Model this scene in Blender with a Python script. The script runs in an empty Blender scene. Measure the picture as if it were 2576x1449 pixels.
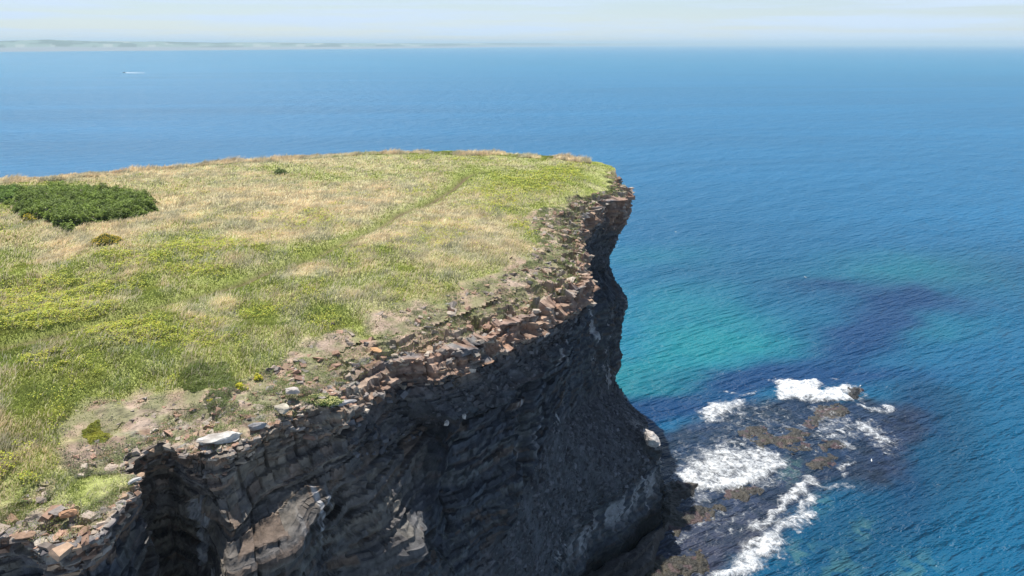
import bpy, math, random
import numpy as np
from mathutils import Vector

# ------------------------------------------------------------------ camera, sky, sun, exposure
sc = bpy.context.scene
COL = sc.collection
CAM_H, PITCH, FOC = 60.0, math.radians(19.1), 1773.0      # traced picture is 2576 units wide
cam = bpy.data.cameras.new('camera')
cam.sensor_width = 36.0
cam.lens = 36.0 * FOC / 2576.0
cam.clip_start, cam.clip_end = 0.5, 300000.0
cam_ob = bpy.data.objects.new('camera', cam)
cam_ob.location = (0, 0, CAM_H)
cam_ob.rotation_euler = (math.pi / 2 - PITCH, 0, 0)
COL.objects.link(cam_ob)
sc.camera = cam_ob

SUN_EL = math.radians(64)
LH = np.array([0.40, -0.92]); LH /= np.linalg.norm(LH)     # horizontal way the light travels
sun_dir = Vector((LH[0] * math.cos(SUN_EL), LH[1] * math.cos(SUN_EL), -math.sin(SUN_EL)))
sun = bpy.data.lights.new('sun', 'SUN')
sun.energy = 5.0
sun.angle = math.radians(0.5)
sun.color = (1.0, 0.955, 0.88)
sun_ob = bpy.data.objects.new('sun', sun)
sun_ob.rotation_euler = sun_dir.to_track_quat('-Z', 'Y').to_euler()
sun_ob.location = (-60, 100, 200)
COL.objects.link(sun_ob)

world = bpy.data.worlds.new('World')
sc.world = world
world.use_nodes = True
wn, wl = world.node_tree.nodes, world.node_tree.links
wn.clear()
w_out = wn.new('ShaderNodeOutputWorld')
w_bg = wn.new('ShaderNodeBackground'); w_bg.inputs['Strength'].default_value = 0.068
sky = wn.new('ShaderNodeTexSky'); sky.sky_type = 'NISHITA'; sky.sun_disc = False
sky.sun_elevation = SUN_EL
sky.sun_rotation = math.atan2(-LH[0], -LH[1])
sky.air_density, sky.dust_density, sky.ozone_density = 1.0, 0.1, 3.5
w_tc = wn.new('ShaderNodeTexCoord')
w_map = wn.new('ShaderNodeMapping'); w_map.inputs['Scale'].default_value = (1.6, 1.6, 34.0)
w_n = wn.new('ShaderNodeTexNoise'); w_n.inputs['Scale'].default_value = 2.2
w_n.inputs['Detail'].default_value = 7; w_n.inputs['Roughness'].default_value = 0.58
w_r = wn.new('ShaderNodeValToRGB')
w_r.color_ramp.elements[0].position = 0.42; w_r.color_ramp.elements[0].color = (0.42, 0.42, 0.42, 1)
w_r.color_ramp.elements[1].position = 0.60; w_r.color_ramp.elements[1].color = (1, 1, 1, 1)
w_mix = wn.new('ShaderNodeMix'); w_mix.data_type = 'RGBA'
w_mix.inputs['B'].default_value = (6.7, 8.1, 9.8, 1)       # thin high cloud
wl.new(w_tc.outputs['Generated'], w_map.inputs['Vector'])
wl.new(w_map.outputs[0], w_n.inputs['Vector'])
wl.new(w_n.outputs['Fac'], w_r.inputs['Fac'])
w_sep = wn.new('ShaderNodeSeparateXYZ')                    # the thin cloud veil thickens towards the horizon
wl.new(w_tc.outputs['Generated'], w_sep.inputs[0])
w_el = wn.new('ShaderNodeMapRange'); w_el.inputs['From Min'].default_value = 0.02; w_el.inputs['From Max'].default_value = 0.55
w_el.inputs['To Min'].default_value = 1.0; w_el.inputs['To Max'].default_value = 0.12; w_el.interpolation_type = 'SMOOTHSTEP'
wl.new(w_sep.outputs['Z'], w_el.inputs['Value'])
w_mu = wn.new('ShaderNodeMath'); w_mu.operation = 'MULTIPLY'
wl.new(w_r.outputs['Color'], w_mu.inputs[0]); wl.new(w_el.outputs[0], w_mu.inputs[1])
wl.new(w_mu.outputs[0], w_mix.inputs['Factor'])
wl.new(sky.outputs['Color'], w_mix.inputs['A'])
wl.new(w_mix.outputs['Result'], w_bg.inputs['Color'])
wl.new(w_bg.outputs[0], w_out.inputs['Surface'])

sc.view_settings.view_transform = 'Standard'
sc.view_settings.look = 'None'
sc.view_settings.exposure = 0.6
sc.view_settings.gamma = 1.0
sc.render.engine = 'CYCLES'
sc.cycles.max_bounces = 6
sc.cycles.diffuse_bounces = 3
sc.cycles.glossy_bounces = 2
sc.cycles.transmission_bounces = 2
sc.cycles.transparent_max_bounces = 12
sc.cycles.volume_bounces = 0
sc.cycles.use_denoising = True

# ------------------------------------------------------------------ helpers
rng = np.random.default_rng(7)


def un(x, y, z):
    """point of the place at height z that the traced position (x, y) shows"""
    x = np.asarray(x, float); y = np.asarray(y, float); z = np.asarray(z, float)
    a, c = x - 1288.0, -(y - 724.0)
    cs, sn = math.cos(PITCH), math.sin(PITCH)
    dy = FOC * cs + c * sn
    dz = -FOC * sn + c * cs
    t = (z - CAM_H) / dz
    return a * t, dy * t


def uv(x, y, z):
    a, b = un(x, y, z)
    return np.array([float(a), float(b), float(z)])


def h_(*k):
    """hash of integer arrays -> 0..1"""
    r = np.zeros(np.broadcast(*k).shape, np.uint64) + np.uint64(0x9E3779B97F4A7C15)
    for i, a in enumerate(k):
        a = np.asarray(a).astype(np.int64).astype(np.uint64)
        r = (r ^ (a + np.uint64(0x9E3779B97F4A7C15) + (r << np.uint64(6)) + (r >> np.uint64(2))))
        r = r * np.uint64(0xBF58476D1CE4E5B9)
        r ^= r >> np.uint64(29)
    r = r * np.uint64(0x94D049BB133111EB)
    r ^= r >> np.uint64(32)
    return (r & np.uint64(0xFFFFFF)).astype(float) / float(0xFFFFFF)


def vn(x, y, z=0.0, seed=0):
    x, y, z = np.broadcast_arrays(np.asarray(x, float), np.asarray(y, float), np.asarray(z, float))
    xi, yi, zi = np.floor(x), np.floor(y), np.floor(z)
    fx, fy, fz = x - xi, y - yi, z - zi
    fx, fy, fz = [f * f * (3 - 2 * f) for f in (fx, fy, fz)]
    out = 0
    for i in (0, 1):
        for j in (0, 1):
            for k in (0, 1):
                w = (fx if i else 1 - fx) * (fy if j else 1 - fy) * (fz if k else 1 - fz)
                out = out + w * h_(xi + i, yi + j, zi + k, np.full_like(xi, seed))
    return out


def vn2(x, y, seed=0):
    x, y = np.broadcast_arrays(np.asarray(x, float), np.asarray(y, float))
    xi, yi = np.floor(x), np.floor(y)
    fx, fy = x - xi, y - yi
    fx, fy = [f * f * (3 - 2 * f) for f in (fx, fy)]
    out = 0
    for i in (0, 1):
        for j in (0, 1):
            w = (fx if i else 1 - fx) * (fy if j else 1 - fy)
            out = out + w * h_(xi + i, yi + j, np.full_like(xi, seed))
    return out


def fbm2(x, y, o=4, seed=0):
    s, a, t = 0, 1.0, 0
    for i in range(o):
        s = s + a * vn2(x * 2 ** i + 13.7 * i, y * 2 ** i + 7.1 * i, seed + i); t += a; a *= 0.5
    return s / t - 0.5


def fbm3(x, y, z, o=3, seed=0):
    s, a, t = 0, 1.0, 0
    for i in range(o):
        s = s + a * vn(x * 2 ** i + 13.7 * i, y * 2 ** i + 7.1 * i, z * 2 ** i + 3.3 * i, seed + i); t += a; a *= 0.5
    return s / t - 0.5


def sm(a, b, x):
    t = np.clip((x - a) / (b - a), 0, 1)
    return t * t * (3 - 2 * t)


def seg_dist(X, Y, pts, closed=False):
    """distance to a polyline"""
    d = np.full(np.shape(X), 1e9)
    n = len(pts)
    for i in range(n if closed else n - 1):
        ax, ay = pts[i]; bx, by = pts[(i + 1) % n]
        vx, vy = bx - ax, by - ay
        t = np.clip(((X - ax) * vx + (Y - ay) * vy) / (vx * vx + vy * vy + 1e-12), 0, 1)
        d = np.minimum(d, np.hypot(X - ax - t * vx, Y - ay - t * vy))
    return d


def inside(X, Y, pts):
    r = np.zeros(np.shape(X), bool)
    n = len(pts)
    for i in range(n):
        ax, ay = pts[i]; bx, by = pts[(i + 1) % n]
        if ay == by:
            continue
        c = ((ay > Y) != (by > Y)) & (X < (bx - ax) * (Y - ay) / (by - ay) + ax)
        r ^= c
    return r


def sdf(X, Y, pts):
    """signed distance to a polygon, positive inside"""
    d = seg_dist(X, Y, pts, True)
    return np.where(inside(X, Y, pts), d, -d)


def P2(lst, z=0.0):
    return [tuple(float(v) for v in un(a, b, z)) for a, b in lst]


def mesh_obj(name, V, F, mat, parent=None, cols=None, smooth=False, attrs=None, matidx=None):
    """V (n,3), F (m,k) all of k corners"""
    V = np.asarray(V, np.float32); F = np.asarray(F, np.int32)
    me = bpy.data.meshes.new(name)
    me.vertices.add(len(V)); me.vertices.foreach_set('co', V.ravel())
    k = F.shape[1]
    me.loops.add(F.size); me.loops.foreach_set('vertex_index', F.ravel())
    me.polygons.add(len(F))
    me.polygons.foreach_set('loop_start', np.arange(0, F.size, k, dtype=np.int32))
    me.polygons.foreach_set('use_smooth', np.full(len(F), smooth))
    me.update(calc_edges=True)
    if cols is not None:
        c = np.ones((len(V), 4), np.float32); c[:, :3] = np.clip(cols, 0, 1)
        a = me.attributes.new('tint', 'FLOAT_COLOR', 'POINT'); a.data.foreach_set('color', c.ravel())
    for nm, arr in (attrs or {}).items():
        a = me.attributes.new(nm, 'FLOAT', 'POINT'); a.data.foreach_set('value', np.asarray(arr, np.float32).ravel())
    me.materials.append(mat)
    me.validate()
    o = bpy.data.objects.new(name, me)
    COL.objects.link(o)
    if parent:
        o.parent = parent
    return o


def grid_faces(nu, nv):
    i = np.arange(nu - 1)[:, None] * nv + np.arange(nv - 1)[None, :]
    return np.stack([i, i + nv, i + nv + 1, i + 1], -1).reshape(-1, 4)


def tag(o, label=None, cat=None, group=None, kind=None):
    for k, v in (('label', label), ('category', cat), ('group', group), ('kind', kind)):
        if v:
            o[k] = v
    return o


def nodes(name):
    m = bpy.data.materials.new(name); m.use_nodes = True
    nt = m.node_tree
    b = nt.nodes['Principled BSDF']
    return m, nt, b


def new(nt, t, **kw):
    n = nt.nodes.new(t)
    for k, v in kw.items():
        setattr(n, k, v)
    return n


# ------------------------------------------------------------------ materials
def mat_tint(name, rough=0.9, nscale=3.0, namt=0.35, bump=0.0, bscale=6.0, bdist=0.1, spec=0.25, transl=0.0):
    m, nt, b = nodes(name)
    at = new(nt, 'ShaderNodeAttribute', attribute_name='tint')
    tc = new(nt, 'ShaderNodeTexCoord')
    nz = new(nt, 'ShaderNodeTexNoise'); nz.inputs['Scale'].default_value = nscale
    nz.inputs['Detail'].default_value = 6; nz.inputs['Roughness'].default_value = 0.65
    nt.links.new(tc.outputs['Object'], nz.inputs['Vector'])
    mr = new(nt, 'ShaderNodeMapRange')
    mr.inputs['From Min'].default_value = 0.3; mr.inputs['From Max'].default_value = 0.7
    mr.inputs['To Min'].default_value = 1 - namt; mr.inputs['To Max'].default_value = 1 + namt
    nt.links.new(nz.outputs['Fac'], mr.inputs['Value'])
    vm = new(nt, 'ShaderNodeVectorMath', operation='SCALE')
    nt.links.new(at.outputs['Color'], vm.inputs[0]); nt.links.new(mr.outputs[0], vm.inputs['Scale'])
    nt.links.new(vm.outputs[0], b.inputs['Base Color'])
    b.inputs['Roughness'].default_value = rough
    b.inputs['Specular IOR Level'].default_value = spec
    if bump:
        n2 = new(nt, 'ShaderNodeTexNoise'); n2.inputs['Scale'].default_value = bscale
        n2.inputs['Detail'].default_value = 5; n2.inputs['Roughness'].default_value = 0.7
        nt.links.new(tc.outputs['Object'], n2.inputs['Vector'])
        bp = new(nt, 'ShaderNodeBump'); bp.inputs['Strength'].default_value = bump; bp.inputs['Distance'].default_value = bdist
        nt.links.new(n2.outputs['Fac'], bp.inputs['Height']); nt.links.new(bp.outputs[0], b.inputs['Normal'])
    if transl:
        tr = new(nt, 'ShaderNodeBsdfTranslucent'); mx = new(nt, 'ShaderNodeMixShader')
        mx.inputs[0].default_value = transl
        nt.links.new(vm.outputs[0], tr.inputs['Color'])
        nt.links.new(b.outputs[0], mx.inputs[1]); nt.links.new(tr.outputs[0], mx.inputs[2])
        nt.links.new(mx.outputs[0], nt.nodes['Material Output'].inputs['Surface'])
    return m


M_rock = mat_tint('rock', 0.92, 1.7, 0.42, 0.8, 5.0, 0.12, 0.2)
M_ground = mat_tint('ground', 0.95, 5.0, 0.3, 0.6, 9.0, 0.08, 0.1)
M_slab = mat_tint('slab_stone', 0.9, 3.5, 0.3, 0.5, 9.0, 0.05, 0.2)
M_grass = mat_tint('grass_blade', 0.75, 0.35, 0.16, 0, spec=0.15, transl=0.35)
M_leaf = mat_tint('leaf', 0.6, 0.5, 0.2, 0, spec=0.3, transl=0.3)
M_weed = mat_tint('weed_rock', 0.45, 4.0, 0.5, 0.9, 7.0, 0.12, 0.5)


def plain(name, col, rough=0.6, spec=0.3):
    m, nt, b = nodes(name)
    tc = new(nt, 'ShaderNodeTexCoord'); nz = new(nt, 'ShaderNodeTexNoise'); nz.inputs['Scale'].default_value = 14
    nt.links.new(tc.outputs['Object'], nz.inputs['Vector'])
    mx = new(nt, 'ShaderNodeMix', data_type='RGBA')
    mx.inputs['A'].default_value = (*[c * 0.85 for c in col], 1); mx.inputs['B'].default_value = (*[min(1, c * 1.1) for c in col], 1)
    nt.links.new(nz.outputs['Fac'], mx.inputs['Factor']); nt.links.new(mx.outputs['Result'], b.inputs['Base Color'])
    b.inputs['Roughness'].default_value = rough; b.inputs['Specular IOR Level'].default_value = spec
    return m


M_white = plain('white_feather', (0.8, 0.8, 0.78))
M_greyf = plain('grey_feather', (0.38, 0.4, 0.43))
M_beak = plain('yellow_beak', (0.7, 0.45, 0.05))
M_boat = plain('boat_paint', (0.78, 0.78, 0.76), 0.35, 0.5)
M_glass = plain('dark_glass', (0.03, 0.04, 0.05), 0.15, 0.6)
M_flower = plain('yellow_petal', (0.72, 0.52, 0.03), 0.6)
M_stem = plain('woody_stem', (0.12, 0.075, 0.05), 0.9, 0.1)

# water
M_sea, nt, b = nodes('sea_water')
at = new(nt, 'ShaderNodeAttribute', attribute_name='tint')
tc = new(nt, 'ShaderNodeTexCoord')
b.inputs['IOR'].default_value = 1.33
b.inputs['Roughness'].default_value = 0.3
b.inputs['Specular IOR Level'].default_value = 0.3


def wave_noise(rot, sx, sy, scale, detail=3, rough=0.5):
    mp = new(nt, 'ShaderNodeMapping', vector_type='TEXTURE'); mp.inputs['Rotation'].default_value = (0, 0, math.radians(rot))
    mp.inputs['Scale'].default_value = (1 / sx, 1 / sy, 1)
    nz = new(nt, 'ShaderNodeTexNoise'); nz.inputs['Scale'].default_value = scale
    nz.inputs['Detail'].default_value = detail; nz.inputs['Roughness'].default_value = rough
    nt.links.new(tc.outputs['Object'], mp.inputs['Vector']); nt.links.new(mp.outputs[0], nz.inputs['Vector'])
    return nz.outputs['Fac']


def math_(op, a, b_):
    n = new(nt, 'ShaderNodeMath', operation=op)
    for i, v in enumerate((a, b_)):
        if isinstance(v, (int, float)):
            n.inputs[i].default_value = v
        else:
            nt.links.new(v, n.inputs[i])
    return n.outputs[0]


w1 = wave_noise(30, 0.26, 1.0, 0.72, 3, 0.55)
w2 = wave_noise(14, 0.4, 1.0, 1.8, 3, 0.6)
w3 = wave_noise(38, 0.5, 1.0, 0.10, 2, 0.5)
hgt = math_('ADD', math_('MULTIPLY', w1, 0.85), math_('ADD', math_('MULTIPLY', w2, 0.28), math_('MULTIPLY', w3, 1.6)))
bp = new(nt, 'ShaderNodeBump'); bp.inputs['Strength'].default_value = 1.0; bp.inputs['Distance'].default_value = 1.9
nt.links.new(hgt, bp.inputs['Height']); nt.links.new(bp.outputs[0], b.inputs['Normal'])
# wind streaks: slightly different water colour in long bands
ws = wave_noise(6, 0.12, 1.0, 0.012, 5, 0.6)
mr = new(nt, 'ShaderNodeMapRange'); mr.inputs['From Min'].default_value = 0.3; mr.inputs['From Max'].default_value = 0.7
mr.inputs['To Min'].default_value = 0.86; mr.inputs['To Max'].default_value = 1.16
nt.links.new(ws, mr.inputs['Value'])
vm = new(nt, 'ShaderNodeVectorMath', operation='SCALE')
nt.links.new(at.outputs['Color'], vm.inputs[0]); nt.links.new(mr.outputs[0], vm.inputs['Scale'])
nt.links.new(vm.outputs[0], b.inputs['Base Color'])

# foam: white water, thinning to lace
M_foam, nt, b = nodes('foam')
b.inputs['Base Color'].default_value = (0.74, 0.77, 0.80, 1); b.inputs['Roughness'].default_value = 0.8
at = new(nt, 'ShaderNodeAttribute', attribute_name='cover')
tc = new(nt, 'ShaderNodeTexCoord')
nz = new(nt, 'ShaderNodeTexNoise'); nz.inputs['Scale'].default_value = 1.3; nz.inputs['Detail'].default_value = 8
nz.inputs['Roughness'].default_value = 0.72; nz.inputs['Distortion'].default_value = 0.6
nt.links.new(tc.outputs['Object'], nz.inputs['Vector'])
rd = math_('ABSOLUTE', math_('SUBTRACT', nz.outputs['Fac'], 0.5), 0.0)
lace = math_('SUBTRACT', 1.0, math_('MULTIPLY', rd, 9.0))
n2_ = new(nt, 'ShaderNodeTexNoise'); n2_.inputs['Scale'].default_value = 0.75; n2_.inputs['Detail'].default_value = 9; n2_.inputs['Roughness'].default_value = 0.75
n2_.inputs['Distortion'].default_value = 1.0
nt.links.new(tc.outputs['Object'], n2_.inputs['Vector'])
cov = math_('ADD', math_('ADD', math_('MULTIPLY', at.outputs['Fac'], 1.45), math_('MULTIPLY', math_('MAXIMUM', lace, 0.0), 0.42)), math_('MULTIPLY', math_('SUBTRACT', n2_.outputs['Fac'], 0.5), 4.2))
al = new(nt, 'ShaderNodeMapRange'); al.inputs['From Min'].default_value = 0.68; al.inputs['From Max'].default_value = 2.05
al.interpolation_type = 'SMOOTHSTEP'
nt.links.new(cov, al.inputs['Value'])
bpf = new(nt, 'ShaderNodeBump'); bpf.inputs['Strength'].default_value = 1.0; bpf.inputs['Distance'].default_value = 0.55
nt.links.new(n2_.outputs['Fac'], bpf.inputs['Height']); nt.links.new(bpf.outputs[0], b.inputs['Normal'])
mk = new(nt, 'ShaderNodeMapRange'); mk.inputs['From Min'].default_value = 0.2; mk.inputs['From Max'].default_value = 1.2
mk.inputs['To Max'].default_value = 0.6; mk.interpolation_type = 'SMOOTHSTEP'
nt.links.new(math_('ADD', at.outputs['Fac'], math_('MULTIPLY', math_('SUBTRACT', n2_.outputs['Fac'], 0.5), 1.8)), mk.inputs['Value'])
alx = math_('MAXIMUM', al.outputs[0], mk.outputs[0])
tp = new(nt, 'ShaderNodeBsdfTransparent'); mx = new(nt, 'ShaderNodeMixShader')
nt.links.new(alx, mx.inputs[0]); nt.links.new(tp.outputs[0], mx.inputs[1]); nt.links.new(b.outputs[0], mx.inputs[2])
nt.links.new(mx.outputs[0], nt.nodes['Material Output'].inputs['Surface'])

# ------------------------------------------------------------------ the headland: control net of the cliff
RZ = 40.0


def off(p, o, dz, n=None, base=None):
    n = np.array(n if n is not None else (0.76, -0.65)); n = n / np.linalg.norm(n)
    return np.array([p[0] + n[0] * o, p[1] + n[1] * o, dz])


NL = (0.66, -0.75)
net = []      # per station: rim, band foot, ledge, second ledge, wall foot, talus foot, base


def st(rim, band=None, ledge=None, ledge2=None, wall=None, talus=None, base=None, n=NL):
    rim = np.array(rim if len(rim) == 3 else (*rim, RZ), float)
    band = band if band is not None else (-0.7, 38.4)
    ledge = ledge if ledge is not None else (0.6, 35.5)
    ledge2 = ledge2 if ledge2 is not None else (1.4, 31)
    wall = wall if wall is not None else (2.5, 22)
    talus = talus if talus is not None else (6, 9)
    base = base if base is not None else (6.5, -1.5)
    row = [rim]
    for q in (band, ledge, ledge2, wall, talus, base):
        row.append(np.array(q, float) if len(q) == 3 else off(rim, q[0], q[1], n))
    net.append(row)


st((-150, -40), n=(0.2, -1))
st((-95, -6), n=(0.2, -1))
st((-55, 12), n=(0.3, -1))
st((-34, 19), n=(0.4, -1))
st(uv(0, 1345, 40), ledge=(0.2, 35.5), n=(0.5, -1))
st(uv(110, 1372, 40), band=(-0.5, 38.2), ledge=(0.1, 35.5), n=(0.5, -1))
st(uv(235, 1335, 40), band=(-0.7, 38.4), ledge=(-0.2, 35.5))
st(uv(350, 1212, 40), band=(-1.0, 38.6), ledge=(-1.2, 36), ledge2=(-0.8, 31))
st(uv(318, 1180, 40), band=(-1.2, 38.2), ledge=(-2.0, 35), ledge2=(-2.2, 30), wall=(0, 22))
st(uv(360, 1132, 40), band=(-1.2, 38.2), ledge=(-2.2, 34), ledge2=(-2.4, 28), wall=(0, 22))
st(uv(415, 1108, 40), band=(-0.6, 38.2), ledge=(-1.2, 35), ledge2=(-1.8, 29), wall=(0, 22))
st(uv(470, 1142, 40), band=(0.15, 38.7), ledge=uv(510, 1250, 37.6), ledge2=(-0.4, 31), wall=(1, 22))
st(uv(530, 1132, 40), band=(0.45, 38.7), ledge=uv(590, 1330, 36.75), ledge2=uv(560, 1500, 34.6), wall=(1.2, 22))
st(uv(630, 1094, 40), band=(-0.5, 38.6), ledge=(0.9, 36.6), ledge2=uv(700, 1375, 35.4), wall=(2.0, 22))
st(uv(740, 1050, 40), band=(-0.5, 38.6), ledge=(1.0, 36.0), ledge2=uv(800, 1300, 34.5), wall=(2.6, 22))
st(uv(858, 1005, 40), band=(-0.15, 37.8), ledge=(0.8, 35.2), ledge2=uv(985, 1420, 29.5), wall=(4.2, 20))
st(uv(940, 925, 40), band=(-0.15, 37.8), ledge=uv(1085, 1085, 33.4), ledge2=uv(1065, 1345, 29.9), wall=uv(1140, 1520, 22))
st(uv(1020, 892, 40), band=(-0.15, 37.8), ledge=uv(1140, 1060, 34.8), ledge2=(3.2, 30), wall=uv(1165, 1480, 22.0))
st(uv(1100, 885, 40), band=(-0.15, 37.8), ledge=uv(1204, 1030, 34.6), ledge2=(2.3, 30.5), wall=uv(1210, 1415, 23))
st(uv(1200, 845, 40), band=(-0.15, 37.8), ledge=uv(1290, 1000, 34.3), ledge2=(1.6, 31), wall=uv(1284, 1325, 24.5), talus=(2.0, 52, 9), base=(1.5, 51.5, -1.5))
st(uv(1300, 800, 40), band=(-0.15, 37.8), ledge=uv(1354, 925, 35.4), ledge2=(1.2, 31.5), wall=uv(1324, 1225, 26.5), talus=uv(1395, 1440, 9), base=(3.6, 57.0, -1.5))
st(uv(1440, 735, 40), band=(-0.4, 37.4), ledge=(-0.4, 36), ledge2=(-0.6, 32), wall=uv(1360, 1140, 27.5), talus=uv(1435, 1360, 9), base=(5.8, 62.0, -1.5))
st(uv(1485, 690, 40), band=(-0.5, 37.4), ledge=(-0.9, 35.5), ledge2=(-0.9, 31.5), wall=uv(1400, 1085, 25.5), talus=uv(1490, 1300, 9), base=(8.6, 66.2, -1.5), n=(0.9, -0.4))
st(uv(1478, 620, 40), band=(-1.6, 37.6), ledge=(-1.6, 34), ledge2=(-1.0, 30), wall=uv(1440, 1045, 21), talus=uv(1590, 1240, 9), base=(14.0, 70.9, -1.5), n=(0.9, -0.4))
st(uv(1462, 560, 40), band=(-0.8, 37.2), ledge=(0.0, 33), ledge2=(0.8, 28.5), wall=uv(1480, 1015, 17.5), talus=uv(1652, 1175, 9), base=(20.2, 79.0, -1.5), n=(0.95, -0.3))
st(uv(1500, 507, 40), band=(0.0, 36.5), ledge=uv(1480, 670, 31), ledge2=(12.6, 86.5, 28), wall=uv(1512, 995, 14.5), talus=uv(1640, 1112, 11.8), base=(21.6, 87.0, -1.5), n=(0.6, -0.8))
st(uv(1572, 489, 40), band=(15.3, 96.5, 35.0), ledge=uv(1516, 684, 28.4), ledge2=uv(1561, 742, 27.4), wall=uv(1540, 985, 12.6), talus=(18.6, 90.5, 8.8), base=(21.0, 93, -1.5), n=(0.97, -0.2))
st((16.6, 102, 40), band=(15.2, 102, 35.5), ledge=(13.6, 102, 29), ledge2=(14.8, 100, 24), wall=(14.6, 99, 14), talus=(15.8, 98, 8.6), base=(18, 101, -1.5))
st((16.4, 108, 40), band=(15.8, 108, 38.5), ledge=(14, 107, 34), ledge2=(14, 107, 26), wall=(14, 107, 16), talus=(14.8, 108, 9), base=(16.2, 111, -1.5))
st(uv(1558, 447, 40), band=(-1, 38.5), ledge=(-2, 35), ledge2=(-2, 30), wall=(-2, 20), talus=(-1, 9), base=(0, -1.5), n=(1, 0))
st(uv(1540, 425, 40), band=(-1, 38.5), ledge=(-1, 35), ledge2=(-1, 30), wall=(-1, 20), talus=(0, 9), base=(1, -1.5), n=(0.9, 0.5))
for a, bq, n in [(1480, 411, (0.5, 1)), (1400, 402, (0.3, 1)), (1250, 394, (0, 1)), (1070, 391, (0, 1)), (850, 402, (0, 1)),
                 (650, 414, (-0.2, 1)), (500, 424, (-0.3, 1)), (300, 450, (-0.3, 1)), (100, 466, (-0.3, 1)), (0, 472, (-0.3, 1))]:
    st(uv(a, bq, 40), n=n)
st((-100, 97), n=(-0.2, 1)); st((-150, 95), n=(-0.2, 1))
NET = np.array(net)                                        # stations x 7 rows x 3
RIM = [tuple(p[:2]) for p in NET[:, 0]]


def catmull(Pn, t):
    """Pn (n, ...) at fractional index t"""
    n = len(Pn); i = np.clip(np.floor(t).astype(int), 0, n - 2); f = (t - i)
    sh = (len(t),) + (1,) * (Pn.ndim - 1); f = f.reshape(sh)
    p0, p1, p2, p3 = Pn[np.maximum(i - 1, 0)], Pn[i], Pn[i + 1], Pn[np.minimum(i + 2, n - 1)]
    m = 0.35
    m1, m2 = (p2 - p0) * m, (p3 - p1) * m
    return (2 * f ** 3 - 3 * f ** 2 + 1) * p1 + (f ** 3 - 2 * f ** 2 + f) * m1 + (-2 * f ** 3 + 3 * f ** 2) * p2 + (f ** 3 - f ** 2) * m2


# fine stations: step depends on whether the stretch is looked at
ts = []
seen0, seen1 = 3, 29
for i in range(len(NET) - 1):
    L = np.linalg.norm(NET[i + 1, 0] - NET[i, 0])
    L = max(L, 0.6 * np.linalg.norm(NET[i + 1, 2] - NET[i, 2]), 0.5 * np.linalg.norm(NET[i + 1, 5] - NET[i, 5]))
    step = 0.085 if i < 16 else 0.11
    if not (seen0 <= i < seen1):
        step = 0.9
    n = max(2, int(L / step))
    ts += list(i + np.arange(n) / n)
ts.append(len(NET) - 1)
ts = np.array(ts)
CN = catmull(NET, ts)                                      # nu x 7 x 3
s_arc = np.concatenate([[0], np.cumsum(np.linalg.norm(np.diff(CN[:, 0, :2], axis=0), axis=1))])

# terrain
RIMP = [(-150, -40)] + RIM[1:-1] + [(-150, 95)]
near_rim = RIM[0:29]
trail = P2([(1225, 425), (1180, 440), (1140, 470), (1080, 505), (1000, 545), (960, 575), (900, 603), (850, 628), (780, 655), (700, 682), (600, 720), (450, 768), (250, 830), (0, 900)], 40.9)


def terrain(X, Y):
    d = seg_dist(X, Y, near_rim)
    left = sm(5, -12, X)
    z = 40.0 + (0.95 + 0.6 * left) * sm(0, 7.5, d * (1 - .3 * left)) * (1 - 0.45 * sm(85, 120, Y))
    z = z + 1.5 * fbm2(X / 9.0, Y / 9.0, 3, 5) * sm(1, 8, d) * (1 - 0.5 * sm(95, 120, Y))
    z = z + 0.34 * fbm2(X / 1.6, Y / 1.6, 3, 15)
    dt = seg_dist(X, Y, trail)
    z = z - 0.45 * np.exp(-(dt / 0.6) ** 2) - 0.35 * np.exp(-(dt / 2.0) ** 2)
    return z


# bare rubbly zone between turf and rim
grass_edge = [(-300, 1330), (0, 1262), (90, 1218), (200, 1228), (290, 1185), (200, 1165), (140, 1140), (125, 1095), (180, 1045), (260, 1008), (350, 968), (460, 962),
              (525, 978), (600, 968), (665, 922), (760, 862), (858, 815), (905, 842), (925, 802), (990, 790), (1075, 765), (1130, 732),
              (1200, 712), (1263, 686), (1299, 668), (1324, 644), (1363, 620), (1346, 592), (1305, 576), (1327, 533), (1400, 520), (1425, 490),
              (1485, 487), (1528, 472), (1535, 452), (1530, 431)]
BARE = P2(grass_edge, 40.6) + [(20, 118), (24, 90), (12, 60), (0, 40), (-20, 15), (-40, 10)]


def bare_mask(X, Y):
    s = sdf(X, Y, BARE) * 0.045 * 1.0
    s = sdf(X, Y, BARE)
    return sm(-0.6, 0.9, s - .2 + 3.4 * fbm2(X / 1.7, Y / 1.7, 5, 31))


def blob(X, Y, cx, cy, rx, ry, z=40.8):
    """soft patch of the ground traced by centre and half sizes"""
    x0, y0 = un(cx, cy, z); x1, _ = un(cx + rx, cy, z); _, y1 = un(cx, cy - ry, z); _, y2 = un(cx, cy + ry, z)
    a = abs(float(x1 - x0)); b_ = max(abs(float(y1 - y2)) / 2, 0.3)
    shear = float(x0) / float(y0)
    u = (X - float(x0) - (Y - float(y0)) * shear) / a; v = (Y - float(y0)) / b_
    return np.exp(-(u * u + v * v))


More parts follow.
